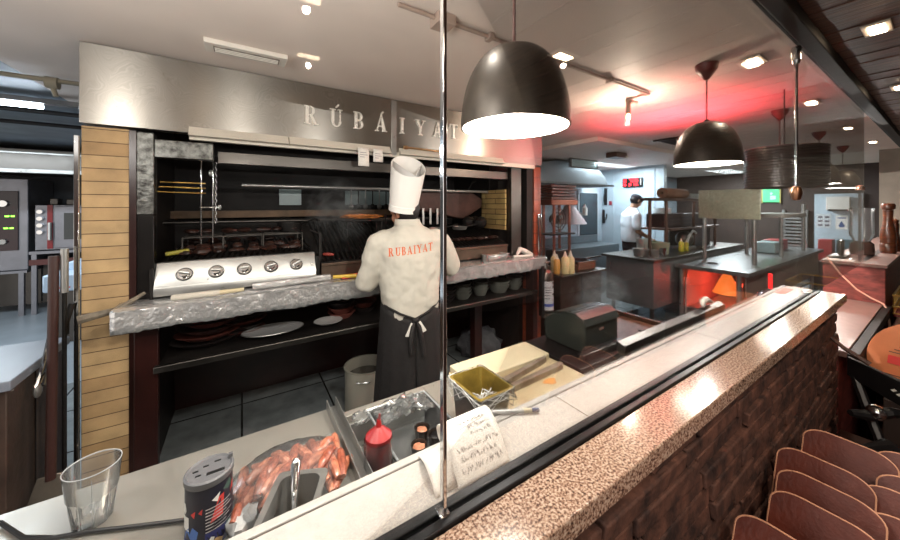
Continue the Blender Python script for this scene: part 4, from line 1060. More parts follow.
solo('plate_stack', MB().lathe([(0, 0), (.12, 0), (.13, .01), (.13, .09), (0, .09)], (5.65, 2.55, 1.463), 20), mat('white porcelain', (206, 212, 214), .3), 'white plates stacked on the maroon warming cabinet', 'plates')
t = thing('black_oven', 'black oven block behind the pass station at the end of the rack', 'oven', (6.6, 2.5, .9))
part('body', MB().box(6.25, 6.95, 2.35, 2.7, .903, 1.21), m_blackst, t, bev=.005)
part('window', MB().box(6.3, 6.9, 2.34, 2.35, .95, 1.15), m_black, t)
m_ylw = mat('yellow bottle', (212, 204, 60), .35)
def squeeze(x, y, z, m, lab, s=1., grp=None):
    t = thing('squeeze_bottle', lab, 'bottle', (x, y, z), 0, grp)
    part('body', MB().lathe([(0, 0), (.032*s, 0), (.034*s, .01), (.034*s, .13*s), (.02*s, .15*s), (0, .15*s)], (0, 0, 0), 16), m, t, local=True)
    part('nozzle', MB().lathe([(.021*s, .15*s), (.014*s, .165*s), (.004, .20*s), (0, .2*s)], (0, 0, 0), 12), mat('white nozzle', (214, 206, 190), .4), t, local=True)
squeeze(5.58, 2.25, .901, m_ylw, 'yellow squeeze bottle on the prep counter beside the dark helmet-shaped blender', 1.)
squeeze(5.68, 2.22, .901, m_ylw, 'second yellow squeeze bottle on the prep counter, nearer the pass station', .9)
t = thing('food_slicer', 'rounded steel slicer with a dark dome on the prep counter beside the yellow bottles', 'slicer', (5.95, 2.35, .9))
part('dome', MB().blob((5.95, 2.35, 1.06), (.16, .12, .13), 16), m_steelD, t); part('base', MB().box(5.78, 6.12, 2.25, 2.45, .902, .95), m_steelL, t, bev=.01)
part('guard', MB().tube([(5.80, 2.26, 1.0), (5.82, 2.24, 1.12), (5.92, 2.22, 1.2), (6.02, 2.22, 1.16)], .018), mat('white porcelain', (206, 212, 214), .3), t)
for i, (x, y, r_, h, m, lab) in enumerate(((4.62, 2.35, .10, .10, m_steelL, 'steel mixing bowl at the near corner of the prep counter'), (4.62, 2.17, .045, .10, m_steelL, 'small steel cup at the front edge of the prep counter'), (4.82, 2.16, .045, .11, m_chrome, 'shiny steel cup next to the rack post on the prep counter'),
        (5.05, 2.3, .12, .16, mat('cloudy tub', (140, 144, 120), .4), 'cloudy green tub on the prep counter between the rack posts'), (5.0, 2.5, .1, .2, mat('pale tub', (170, 176, 170), .4), 'pale tall tub behind the cloudy green tub'), (5.35, 2.5, .09, .14, mat('lettuce green', (110, 130, 74), .6), 'green salad tub on the prep counter under the warming cabinet'), (6.1, 2.15, .05, .03, m_chrome, 'flat bright steel dish on the prep counter near the pass station'))):
    solo('food_container', MB().lathe([(0, 0), (r_*.85, 0), (r_, h), (r_*.94, h), (r_*.8, .01), (0, .01)], (x, y, .901), 20), m, lab, 'container')
# pass station with heat lamp
t = thing('pass_station', 'long stainless steel serving pass with a red lit bay beneath its top', 'pass station', (7, 1.68, 0))
part('top', MB().box(4.98, 8.9, 1.31, 2.09, .75, .80), m_pass, t, bev=.004)
for x, y in ((5.06, 2.03), (5.06, 1.42), (8.64, 1.42)): part('leg', MB().cyl((x, y, 0), (x, y, .75), .03), m_steelL, t)
part('front_panel', MB().box(5.08, 8.8, 1.36, 1.375, .36, .75), mat('brownish pass panel', (150, 128, 118), .35, .35, var=.1), t, bev=.002)
part('back_panel', MB().box(5.12, 8.6, 2.0, 2.015, .1, .75), mat('bare back panel', (200, 190, 185), .5), t)
part('lower_shelf', MB().box(5.1, 8.6, 1.42, 1.97, .20, .23), m_steelL, t)
part('edge_bracket', MB().box(5.0, 5.03, 1.94, 1.98, .64, .76), m_copper, t)
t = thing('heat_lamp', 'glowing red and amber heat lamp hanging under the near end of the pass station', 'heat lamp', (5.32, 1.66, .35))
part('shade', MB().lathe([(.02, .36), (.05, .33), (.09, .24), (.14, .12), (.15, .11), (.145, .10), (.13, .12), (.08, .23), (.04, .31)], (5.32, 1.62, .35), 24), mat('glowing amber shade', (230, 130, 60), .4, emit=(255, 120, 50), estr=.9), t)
part('bulb', MB().blob((5.32, 1.62, .50), (.10, .10, .05), 16), emis('red heat bulb', (255, 90, 60), 12), t, label='glowing red bulb')
part('stem', MB().cyl((5.32, 1.62, .70), (5.32, 1.62, .76), .02), m_chrome, t)
t = thing('heat_screen', 'pale speckled screen board held on two steel posts above the pass station', 'screen', (5.6, 1.7, .8))
part('post', MB().cyl((5.57, 1.95, .80), (5.57, 1.95, 1.42), .024), m_steelL, t); part('post', MB().cyl((5.75, 1.46, .80), (5.75, 1.46, 1.85), .026), m_steelL, t)
part('board', MB().box(5.56, 5.60, 1.36, 2.02, 1.41, 1.81), mat('speckled pale board', (170, 170, 146), .6, rgb2=(136, 138, 118), scale=40, bump=.4, bscale=30), t, bev=.004)
t = thing('pass_gantry', 'flat grey shelf on steel posts at the far end of the pass station', 'gantry', (8, 1.6, .8))
part('shelf', MB().box(6.9, 8.3, 1.42, 1.9, 1.40, 1.46), mat('grey shelf board', (146, 140, 132), .5), t, bev=.003)
for x, y in ((6.95, 1.86), (8.25, 1.45), (6.98, 1.46)): part('post', MB().cyl((x, y, .80), (x, y, 1.40 if x < 8 else 1.62), .024), m_steelL, t)
solo('steel_dish', MB().lathe([(0, 0), (.05, 0), (.06, .012), (0, .01)], (5.4, 1.8, .80), 16), m_chrome, 'tiny bright steel dish on top of the pass station near its corner', 'dish')
for i, (x, y, m, lab) in enumerate(((7.3, 1.75, m_pale, 'pale basket of cutlery on the far part of the pass station'), (7.9, 1.8, mat('red crate plastic', (150, 40, 44), .4), 'red plastic crate on the far end of the pass station'))):
    solo('crate', MB().box(x, x+.4, y-.15, y+.1, .803, .98), m, lab, 'crate', bev=.01)
t = thing('cooking_range', 'black range with round knobs against the dark kitchen wall behind the pass station', 'range', (7.6, 3.6, 0))
part('body', MB().box(6.9, 8.6, 3.4, 4.0, 0, 1.0), m_blackst, t, bev=.01); part('top', MB().box(6.85, 8.65, 3.35, 4.02, 1.0, 1.04), m_steelD, t, bev=.005)
for k in range(6): part('knob', MB().cyl((7.1+.26*k, 3.34, .88), (7.1+.26*k, 3.40, .88), .04), m_chrome, t)
part('rear_shelf', MB().box(6.9, 8.6, 3.7, 4.0, 1.45, 1.48), m_steelL, t); part('splash_back', MB().box(6.9, 8.6, 3.98, 4.02, 1.04, 1.9), m_steelL, t)
for i, (x, r_, h, lab) in enumerate(((7.1, .14, .22, 'tall steel pot at the near end of the black range'), (7.55, .16, .16, 'wide steel pot in the middle of the black range'), (8.1, .13, .24, 'tall steel pot at the far end of the black range'))):
    solo('cooking_pot', MB().lathe([(0, 0), (r_, 0), (r_, h), (r_*1.04, h+.005), (r_*.96, h+.005), (r_*.95, .01), (0, .01)], (x, 3.6, 1.042), 22), m_steelL, lab, 'pot')
t = thing('louvred_panel', 'tall steel panel with horizontal louvres beyond the pass station', 'panel', (9.6, 2.0, 0))
part('frame', MB().box(9.70, 9.78, 1.65, 1.72, 0, 1.5).box(9.70, 9.78, 1.98, 2.02, 0, 1.5), m_steelL, t)
for k in range(12): part('slat', MB().box(9.68, 9.77, 1.72, 1.98, .60+.07*k, .64+.07*k), m_steelL, t)
# ribbed drum
t = thing('ribbed_drum', 'wide dark ribbed drum shade hanging between the second and third dome lamps', 'drum shade', (3.08, .63, 1.72))
pr = []
z = 1.715
while z < 1.97: pr += [(.198, z), (.205, z+.005), (.205, z+.011), (.198, z+.016)]; z += .018
part('shade', MB().lathe([(.0, 1.73), (.19, 1.73), (.195, 1.715)]+pr+[(.1, z+.004), (0, z+.004)], (3.08, .63, 0), 56), mat('black woven drum', (52, 44, 40), .35, .3, var=.4, scale=6, stretch=(1, 1, 8)), t)
part('cord', MB().cyl((3.08, .63, 1.97), (3.08, .63, 2.38), .004, seg=8), m_black, t)
# rack with boards and bottles beside the extinguisher
t = thing('side_cabinet', 'dark brown steel cabinet right of the fire extinguisher with sauce bottles on it', 'cabinet', (3, 2.4, 0))
m_cab = mat('dark brown steel', (74, 62, 56), .35, .6, var=.2)
part('body', MB().box(2.66, 3.34, 2.12, 2.62, 0, .88), m_cab, t, bev=.004)
part('top', MB().box(2.64, 3.38, 2.08, 2.66, .88, .90), m_steelD, t, bev=.003)
part('seam', MB().box(2.99, 2.996, 2.112, 2.12, .05, .86), m_black, t)
for i, (x, y, m, lab, s) in enumerate(((2.70, 2.20, mat('mustard sauce', (200, 150, 74), .4), 'mustard coloured squeeze bottle nearest the extinguisher', 1.), (2.76, 2.28, mat('cream sauce', (216, 200, 150), .4), 'cream squeeze bottle standing behind the mustard coloured one', 1.1), (2.78, 2.16, mat('cream sauce', (216, 200, 150), .4), 'pale cream squeeze bottle between the mustard one and the metal grid', 1.15), (2.84, 2.14, mat('cream sauce', (216, 200, 150), .4), 'rightmost pale cream squeeze bottle on the dark side cabinet', 1.15))):
    squeeze(x, y, .901, m, lab, s, 'sauce bottles on the side cabinet')
t = thing('board_rack', 'tall copper-coloured post rack holding dark boards above the side cabinet', 'rack', (3.3, 2.55, .9))
m_cpost = mat('copper coloured post', (150, 96, 82), .3, .8)
for x, y in ((2.96, 2.45), (3.24, 2.46), (2.96, 2.6), (3.24, 2.6)): part('post', MB().cyl((x, y, .90), (x, y, 1.64), .017), m_cpost, t)
part('shelf', MB().box(2.86, 3.32, 2.40, 2.64, 1.60, 1.66), mat('copper shelf', (120, 70, 52), .3, .7), t, bev=.003)
part('shelf', MB().box(2.88, 3.3, 2.42, 2.62, 1.26, 1.275), m_soot, t)
bo = ['lowest', 'second', 'third', 'fourth', 'topmost']
for i in range(5):
    solo('serving_board', MB().box(2.86+.015*(i % 2), 3.30-.02*(i % 3), 2.40, 2.62, 1.662+.034*i, 1.69+.034*i), mat('dark red serving board', (92, 44, 30), .35, rgb2=(46, 24, 18), scale=6, stretch=(1, 8, 8)), '%s dark reddish serving board of the stack on the copper-coloured rack' % bo[i], 'serving board', group='boards on the copper rack', bev=.004)
t = thing('wall_fan', 'round black cage fan behind the copper-coloured rack posts', 'fan', (3.12, 2.55, 1.45))
g = MB()
for r_ in (.05, .09, .13): g.tube([(3.1+r_*math.cos(a), 2.5, 1.43+r_*math.sin(a)) for a in [2*PI*k/24 for k in range(25)]], .005, 5)
for k in range(8): g.cyl((3.1, 2.5, 1.43), (3.1+.13*math.cos(k*PI/4), 2.5, 1.43+.13*math.sin(k*PI/4)), .003, seg=5)
part('cage', g, m_steelD, t)
for k in range(4):
    a = k*PI/2+.4; part('blade', MB().prism([(3.1, 1.43), (3.1+.1*math.cos(a-.3), 1.43+.1*math.sin(a-.3)), (3.1+.12*math.cos(a), 1.43+.12*math.sin(a)), (3.1+.1*math.cos(a+.3), 1.43+.1*math.sin(a+.3))], 2.52, 2.525, 'y'), m_pale, t)
part('motor', MB().cyl((3.1, 2.52, 1.43), (3.1, 2.6, 1.43), .05), m_black, t)
solo('utensil_crock', MB().box(2.99, 3.21, 2.45, 2.6, .902, 1.08), m_iron, 'dark crate of utensils on the side cabinet behind the sauce bottles', 'crate', bev=.01)
solo('low_box', MB().box(3.0, 3.3, 2.16, 2.4, .902, .95).box(3.0, 3.3, 2.16, 2.18, .95, .99), mat('brown box', (110, 76, 58), .5), 'low brown box at the front of the side cabinet beside the bottles', 'box', bev=.004)
solo('grill_pan', MB().lathe([(0, 0), (.1, 0), (.13, .04), (.12, .04), (.09, .01), (0, .01)], (3.16, 2.29, .951), 20).cyl((3.28, 2.29, .99), (3.56, 2.27, 1.0), .01), m_iron, 'black long-handled pan on the low brown box, its handle pointing at the prep counter', 'pan')
# utility hood and wall things in the blue room
t = thing('curved_hood', 'large grey curved exhaust hood in the far blue white room', 'exhaust hood', (5, 3.6, 1.95))
hp = [(3.6, 1.96), (3.6, 2.2), (4.2, 2.32), (4.9, 2.28), (5.3, 2.2), (5.5, 2.08), (5.56, 1.96)]
part('shell', MB().prism(hp, 3.4, 3.98, 'y', smooth=True), mat('grey hood metal', (116, 122, 126), .35, .6), t, bev=.005)
part('lip', MB().box(3.55, 5.72, 3.38, 4.0, 1.935, 1.962), m_steelD, t)
t2 = thing('duct_frame', 'small rectangular ceiling duct frame above the curved exhaust hood', 'duct', (4.6, 3.3, 2.2))
part('frame', MB().box(4.25, 4.95, 3.2, 3.24, 2.18, 2.2).box(4.25, 4.95, 3.2, 3.24, 2.31, 2.33).box(4.25, 4.28, 3.2, 3.24, 2.2, 2.31).box(4.92, 4.95, 3.2, 3.24, 2.2, 2.31), m_trimc, t2); part('panel', MB().box(4.28, 4.92, 3.21, 3.23, 2.2, 2.31), m_pale, t2)
t = struct('window_1', MB().box(5.58, 6.25, 4.03, 4.05, .88, 1.88), mat('window frame white', (196, 206, 212), .4))
struct('window_2', MB().box(5.63, 6.2, 4.02, 4.03, .93, 1.84), mat('dark window glass', (66, 76, 82), .12, .3))
solo('soap_bottle', MB().lathe([(0, 0), (.05, 0), (.05, .14), (.02, .18), (.02, .22), (0, .22)], (5.6, 3.9, 1.40), 14).box(5.58, 5.62, 3.92, 4.02, 1.40, 1.45), m_paper, 'white soap bottle fixed beside the dark window in the blue white room', 'bottle')
solo('cone_shade', MB().lathe([(.05, .35), (.28, 0), (.26, 0), (.04, .34)], (4.75, 3.6, 1.28), 20).cyl((4.75, 3.6, 1.62), (4.75, 3.6, 1.934), .012), mat('pinkish grey cone', (150, 132, 134), .5), 'pinkish grey cone shade hanging under the curved exhaust hood', 'shade')
solo('steel_sink_unit', MB().box(4.4, 6.1, 3.5, 4.0, 0, .86).box(4.4, 6.1, 3.95, 4.0, .86, 1.0), mat('grey sink steel', (120, 128, 132), .4, .5), 'grey steel cabinet against the wall below the dark window', 'cabinet', bev=.005)
solo('door_pull', MB().tube([(6.37, 3.96, 1.66), (6.34, 3.96, 1.66), (6.34, 3.96, 1.82), (6.37, 3.96, 1.82)], .014).box(6.385, 6.4, 3.93, 3.99, 1.6, 1.95), m_black, 'tall black pull plate on the pale panelled wall', 'handle')
solo('door_lever', MB().box(6.38, 6.4, 3.98, 4.03, 1.22, 1.5).tube([(6.37, 3.96, 1.3), (6.34, 3.92, 1.3), (6.34, 3.9, 1.42)], .012), m_black, 'small black lever handle on the pale wall near the corner', 'handle')
solo('alarm_button', MB().box(6.38, 6.399, 3.82, 3.88, 1.60, 1.68), mat('red alarm button', (150, 44, 60), .4), 'little red alarm button on the pale panelled wall', 'button', bev=.003)
# red LED sign
t = thing('led_sign', 'black framed red LED number display on the pale panelled wall above the second cook', 'sign', (6.38, 3.4, 1.95))
part('frame', MB().box(6.355, 6.399, 3.21, 3.58, 1.955, 2.12), m_black, t, bev=.004)
m_led = emis('red leds', (255, 40, 50), 5)
lg = MB()
segs = {'A': 'abcefg', '7': 'abc', '1': 'bc', '2': 'abged', '0': 'abcdef', '8': 'abcdefg'}
def digit(g, y, z, w, h, s):
    t_ = .009
    R_ = {'a': (0, w, h-t_, h), 'd': (0, w, 0, t_), 'g': (0, w, h/2-t_/2, h/2+t_/2), 'f': (0, t_, h/2, h), 'e': (0, t_, 0, h/2), 'b': (w-t_, w, h/2, h), 'c': (w-t_, w, 0, h/2)}
    for k in s:
        a, b, c_, d_ = R_[k]; g.box(6.35, 6.355, y-b, y-a, z+c_, z+d_)
for i, ch in enumerate('8700'): digit(lg, 3.555-(.0 if i == 0 else .04)-.062*i, 2.035, .042, .068, segs[ch])
for i, ch in enumerate('8810'): digit(lg, 3.555-(.0 if i == 0 else .04)-.062*i, 1.972, .042, .045, segs[ch])
part('digits', lg, m_led, t, label='glowing red digits')
part('side_strip', MB().box(6.35, 6.355, 3.225, 3.24, 1.98, 2.1), mat('grey strip', (190, 180, 180), .4), t)
t = thing('emergency_light', 'small brown boxed emergency light under the far ceiling', 'emergency light', (4.43, 2.58, 2.28))
part('body', MB().box(4.3, 4.56, 2.5, 2.66, 2.26, 2.325), m_bmet, t, bev=.004); part('lens', MB().box(4.52, 4.565, 2.49, 2.6, 2.262, 2.29), m_dlr, t)
t = thing('ceiling_grille', 'dark slatted ventilation grille in the far kitchen ceiling', 'ventilation grille', (4.4, 1.85, 2.37))
g = MB()
for i in range(5): g.box(4.2, 4.75, 1.68+.06*i, 1.70+.06*i, 2.362, 2.38)
part('slat', g, m_soot, t); part('frame', MB().box(4.17, 4.2, 1.65, 1.98, 2.362, 2.379).box(4.75, 4.78, 1.65, 1.98, 2.362, 2.379), m_soot, t)
# far right wall: pale alcove, dispenser, posters, green sign
struct('wall_pale_panel', MB().box(9.74, 9.8, .95, 1.56, .3, 1.82), m_wallw)
t = thing('towel_dispenser', 'white paper towel dispenser on the far pale wall', 'dispenser', (9.7, 1.24, 1.47))
part('body', MB().box(9.62, 9.74, 1.09, 1.39, 1.50, 1.76), m_paper, t, bev=.01); part('slot', MB().box(9.61, 9.62, 1.12, 1.36, 1.485, 1.52), m_black, t)
t = thing('handwash_poster', 'white notice with a blue water drop on the far pale wall', 'poster', (9.735, 1.2, 1.1))
part('sheet', MB().box(9.732, 9.739, 1.13, 1.28, 1.13, 1.40), m_paper, t)
part('drop', MB().prism([(1.205+.04*math.cos(a), 1.20+.035*math.sin(a)) for a in [PI+PI*k/10 for k in range(11)]]+[(1.205, 1.29)], 9.728, 9.732, 'x'), mat('blue drop', (30, 74, 130), .4), t, label='blue water drop')
part('heading', MB().box(9.728, 9.732, 1.15, 1.26, 1.34, 1.36), mat('blue drop', (30, 74, 130), .4), t)
t = thing('hygiene_notice', 'pale notice with six small grey pictures beside the blue drop poster', 'poster', (9.735, 1.4, 1.1))
part('sheet', MB().box(9.732, 9.739, 1.34, 1.53, 1.15, 1.42), mat('pale notice', (200, 204, 206), .6), t)
for i in range(6): part('picture', MB().box(9.728, 9.732, 1.36+.09*(i % 2), 1.42+.09*(i % 2), 1.18+.08*(i//2), 1.22+.08*(i//2)), m_ink, t)
t = thing('exit_sign', 'small lit green exit sign on the dark brown far wall', 'sign', (9.75, 2.2, 1.65))
part('panel', MB().box(9.76, 9.8, 2.07, 2.34, 1.66, 1.95), emis('green sign', (60, 170, 110), .8), t, bev=.004)
part('pictogram', MB().box(9.757, 9.76, 2.13, 2.22, 1.72, 1.80).blob((9.757, 2.2, 1.85), (.003, .025, .025), 8), emis('pale green', (150, 220, 180), 1), t)
part('rim', MB().box(9.755, 9.80, 2.05, 2.07, 1.64, 1.97).box(9.755, 9.80, 2.34, 2.36, 1.64, 1.97), mat('yellow rim', (160, 150, 80), .5), t)
for i, (x, y) in enumerate(((9.2, 1.35), (9.4, 1.15))):
    solo('plastic_crate', MB().box(x, x+.3, y-.1, y+.08, .55+.0*i, .95), (mat('red crate plastic', (150, 40, 44), .4), mat('teal crate', (50, 92, 104), .4))[i], ['red plastic crate against the far pale wall', 'teal plastic crate against the far pale wall'][i], 'crate', bev=.01)
solo('crate_stand', MB().box(9.1, 9.75, 1.0, 1.5, 0, .548), m_steelD, 'low grey steel stand against the far pale wall', 'stand', bev=.005)
# on the far stone block
t = thing('pepper_mill', 'tall turned wooden pepper mill standing on the far stone counter', 'pepper mill', (5.1, .352, 1.151))
m_mill = mat('turned brown wood', (112, 64, 38), .3, rgb2=(70, 38, 24), scale=4, stretch=(1, 1, 6), coat=.4)
part('body', MB().lathe([(0, 0), (.085, 0), (.09, .015), (.09, .08), (.082, .09), (.088, .1), (.082, .115), (.09, .14), (.085, .2), (.06, .27), (.052, .33), (.058, .40), (.0, .402)], (0, 0, 0), 28, sx=.56, sy=.56), m_mill, t, local=True)
part('head', MB().lathe([(.052, .402), (.075, .415), (.08, .44), (.07, .462), (.0, .468)], (0, 0, 0), 28, sx=.56, sy=.56), m_mill, t, local=True)
t = thing('pepper_mill', 'shorter wooden pepper mill tucked right behind the tall one', 'pepper mill', (5.35, .33, 1.151))
part('body', MB().lathe([(0, 0), (.07, 0), (.07, .1), (.05, .18), (.055, .27), (0, .27)], (0, 0, 0), 24, sx=.5, sy=.5), m_mill, t, local=True)
part('head', MB().lathe([(.04, .27), (.05, .28), (.05, .3), (.0, .32)], (0, 0, 0), 24, sx=.5, sy=.5), m_mill, t, local=True)
t = thing('glass_lantern', 'dark squat glass lantern on the far stone counter behind the black post', 'lantern', (4.7, .45, 1.151))
part('base', MB().lathe([(0, 0), (.07, 0), (.075, .02), (.07, .1), (.05, .12), (0, .12)], (4.75, .47, 1.151), 22), mat('smoked glass', (66, 50, 44), .1), t)
part('chimney', MB().lathe([(.05, .12), (.075, .18), (.07, .36), (.075, .42)], (4.75, .47, 1.151), 22), m_film, t)
t = thing('card_terminal', 'black card terminal stand on the far stone counter beside the black post', 'card terminal', (4.3, .52, 1.151))
part('base', MB().box(4.2, 4.45, .50, .60, 1.151, 1.17), m_black, t, bev=.004); part('screen', MB().box(4.28, 4.42, .53, .55, 1.17, 1.30), m_black, t, bev=.004)
solo('order_papers', MB().box(4.06, 4.16, .44, .59, 1.151, 1.156), m_paper, 'small stack of white papers at the corner of the far stone counter', 'papers')
solo('pink_cable', MB().tube([(4.25, .57, 1.16), (4.1, .585, 1.165), (4.02, .56, 1.15), (4.0, .50, 1.05), (3.99, .42, .95), (3.98, .35, .90), (3.96, .295, .875), (3.94, .275, .84), (3.93, .262, .7)], .006, 8), mat('pinkish cable', (206, 160, 140), .5), 'thin pinkish cable hanging down the face of the red-veined stone counter', 'cable')
# steel ball and red cup in the gap
t = thing('glass_bowl', 'upturned glass bowl shining red on the gap counter by the pass station', 'bowl', (3.3, .72, .861))
part('bowl', MB().lathe([(.0, .09), (.05, .085), (.10, .05), (.12, .0), (.115, 0), (.09, .05), (0, .085)], (3.45, .75, .861), 26), mat('glossy grey bowl', (120, 100, 104), .08, .6), t)
solo('red_post', MB().cyl((3.62, .82, .861), (3.62, .82, 1.04), .012), emis('red lit tube', (255, 40, 40), 1.5), 'short glowing red tube standing on the gap counter beside the glass bowl', 'tube')

# ================================================================== DINING SIDE, LOWER RIGHT
m_leather = mat('rust brown leather', (112, 50, 34), .42, rgb2=(76, 32, 22), scale=6, bump=.15, bscale=120)
m_edge = mat('pale stitched edge', (206, 150, 118), .5)
t = thing('dining_shelf', 'dark wooden shelf under the row of leather covers beside the brick wall', 'shelf', (1.5, 0, 0))
part('top', MB().box(.7, 2.5, -.7, .315, .46, .49), m_floor2, t, bev=.004); part('body', MB().box(.75, 2.45, -.65, .30, 0, .46), m_walld, t)
pl2 = [(1.0, .29, .865, 'L'), (1.16, .265, .865, 'L'), (1.27, .275, .865, 'L'), (1.385, .30, .865, 'L'), (1.56, .275, .87, 'L'),
       (1.19, .085, .85, 'R'), (1.30, .125, .85, 'R'), (1.40, .14, .86, 'R'), (1.47, .12, .87, 'R'), (1.63, .135, .86, 'R'), (1.36, -.1, .85, 'S'), (1.52, -.09, .86, 'S')]
cnt = {'L': 0, 'R': 0, 'S': 0}
nm = {'L': 'in the row along the brick wall', 'R': 'in the middle row', 'S': 'in the outermost row'}
for x, y1, zt, side in pl2:
    cnt[side] += 1; i = cnt[side]
    w = .185; h = zt-.50; ang = math.radians(30)
    Mx = Matrix.Translation((x-math.sin(ang)*h*1.0, 0, .495)) @ Matrix.Rotation(ang, 4, 'Y')
    T0 = (x-math.sin(ang)*h, y1-w/2, .495)
    t = thing('leather_cover', 'rust brown round-cornered leather cover, %s %s' % (['nearest', 'second', 'third', 'fourth', 'fifth'][i-1] + (' one' if i == 1 else ' from the front'), nm[side]), 'leather cover', T0, 0, 'leather covers beside the brick wall')
    hh = h/math.cos(ang)
    pol = [(-w/2, 0), (w/2, 0)]+[(w/2-.055+.055*math.cos(a), hh-.035+.035*math.sin(a)) for a in [PI/2*k/8 for k in range(9)]]+[(-w/2+.055-.055*math.sin(a), hh-.035+.035*math.cos(a)) for a in [PI/2*k/8 for k in range(9)]]
    Mr = Matrix.Rotation(ang, 4, 'Y')
    part('panel', MB().prism(pol, -.005, .005, 'x', Mr), m_leather, t, local=True)
    pts = [Mr @ Vector((-.003, p[0], p[1]+.0005)) for p in pol[1:]]+[Mr @ Vector((-.003, *pol[0]))]
    part('piping', MB().tube(pts, .0026, 6), m_edge, t, local=True, label='pale edge piping')
# black folding stand, wooden stick, cardboard disc, basket
t = thing('folding_stand', 'black metal folding stand beside the far end of the brick wall', 'stand', (2.2, .2, .49))
fs = MB(); fs._add([(2.28, .268, .92), (2.28, .268, .84), (2.13, .05, .79), (2.13, .05, .90), (2.30, .262, .92), (2.30, .262, .84), (2.15, .044, .79), (2.15, .044, .90)],
                   [(0, 1, 2, 3), (4, 7, 6, 5), (0, 4, 5, 1), (3, 2, 6, 7), (0, 3, 7, 4), (1, 5, 6, 2)])
part('side_plate', fs, m_black, t, bev=.003)
part('mark', MB()._add([(2.183, .145, .862), (2.178, .138, .858), (2.171, .128, .868), (2.176, .135, .872)], [(0, 1, 2, 3)])._add([(2.171, .131, .854), (2.166, .124, .850), (2.160, .114, .860), (2.165, .121, .864)], [(0, 1, 2, 3)]), m_paper, t, label='small white mark')
part('leg', MB().tube([(2.29, .25, .86), (2.22, .20, .72), (2.05, .10, .495)], .016, 8), m_black, t)
part('leg', MB().tube([(2.12, .24, .74), (2.18, .20, .73), (2.22, .14, .76), (2.2, .1, .78)], [.012, .022, .02, .012], 8), m_black, t)
part('leg', MB().tube([(2.02, .2, .66), (2.12, .15, .66), (2.14, .06, .62), (2.10, .0, .60)], [.01, .025, .022, .012], 8), m_black, t)
part('joint', MB().blob((2.19, .18, .75), (.03, .03, .03), 10), m_chrome, t)
solo('wooden_stick', MB().tube([(2.25, .31, 1.0), (2.245, .27, .965), (2.24, .2, .925)], [.008, .009, .011], 8), m_rwood, 'short wooden handle resting on the black folding stand against the brick wall end', 'handle')
t = thing('cardboard_disc', 'round orange cardboard disc with a red printed patch leaning behind the black stand', 'disc', (2.75, .08, .60))
Md = Matrix.Translation((2.72, .06, .84)) @ Matrix.Rotation(math.radians(-12), 4, 'Z') @ Matrix.Rotation(math.radians(-70), 4, 'Y')
part('disc', MB().lathe([(0, 0), (.20, 0), (.20, .006), (0, .006)], (0, 0, 0), 40, Md), mat('orange kraft', (184, 110, 66), .6, var=.08), t)
part('patch', MB().box(-.035, .005, .06, .13, .0065, .008, Md), mrd, t, label='red printed patch')
part('crease', MB().box(-.09, -.086, -.19, .19, .0062, .0068, Md), m_groove, t)
wl = MB()
for k in range(3): wl.box(.02+.015*k, .024+.015*k, .06, .06+.07-.015*k, .0065, .0072, Md)
part('small_print', wl, m_groove, t)
part('stand', MB().box(2.70, 2.95, -.1, .2, 0, .63), m_walld, t)
t = thing('dining_bench', 'dark brown upholstered bench along the gap counter', 'bench', (3.3, -.1, 0))
part('seat', MB().box(3.0, 5.5, -.6, .24, .70, .80), m_floor2, t, bev=.02); part('frame', MB().box(3.05, 5.45, -.55, .20, 0, .70), m_walld, t)
t = thing('wire_basket', 'brass-edged wire basket with glasses at the corner of the far bench', 'basket', (4.1, .15, .80))
m_brass = mat('brass wire', (196, 166, 96), .3, 1.)
g = MB()
for zz in (.82, .87, .95): g.tube([(3.95, .25, zz), (4.45, .25, zz), (4.45, .0, zz), (3.95, .0, zz), (3.95, .25, zz)], .006, 6)
for k in range(9):
    for yy in (.0, .25): g.cyl((3.95+.0625*k, yy, .80), (3.95+.0625*k, yy, .95), .003, seg=5)
for k in range(5): g.cyl((3.95, .0625*k, .80), (3.95, .0625*k, .95), .003, seg=5)
part('frame', g, m_brass, t); part('base', MB().box(3.95, 4.45, .0, .25, .80, .812), mat('maroon cloth', (110, 44, 36), .7), t)
for i in range(4): solo('cutlery', MB().tube([(4.0+.09*i, .06, .83), (4.05+.09*i, .19, .86)], [.012, .02], 8), m_chrome, 'shiny metal piece in the brass-edged basket, %s from the block end' % ['first', 'second', 'third', 'fourth'][i], 'cutlery', group='cutlery in the wire basket')

# ================================================================== LEFT: UTILITY ROOM
t = thing('stone_top_cabinet', 'dark cabinet with a pale stone top left of the yellow brick pillar', 'cabinet', (-1.2, 2.3, 0))
part('top', MB().box(-2.2, -.775, 2.03, 2.56, .86, .90), mat('pale blue grey stone', (128, 134, 146), .3, var=.1, scale=4), t, bev=.004)
part('body', MB().box(-2.15, -.80, 2.07, 2.55, 0, .86), mat('worn dark cabinet', (68, 52, 44), .5, var=.4, scale=5, bump=.2), t, bev=.004)
part('panel_line', MB().box(-.802, -.796, 2.28, 2.285, .05, .85).box(-.93, -.925, 2.062, 2.07, .02, .85), m_soot, t)
t = thing('grill_tongs', 'pair of steel tongs hanging down the side of the stone-topped cabinet', 'tongs', (-.76, 2.2, .78))
part('arm', MB().tube([(-.765, 2.34, 1.06), (-.755, 2.22, .88), (-.76, 2.17, .80)], [.005, .007, .012], 8), m_chrome, t)
part('arm', MB().tube([(-.765, 2.34, 1.06), (-.745, 2.25, .88), (-.75, 2.19, .80)], [.005, .006, .012], 8), m_chrome, t)
part('tip', MB().blob((-.755, 2.175, .785), (.014, .02, .03), 10), m_steelL, t)
t = thing('shovel', 'ash shovel with a long dark handle leaning in the gap beside the brick pillar', 'shovel', (-.72, 2.13, 0))
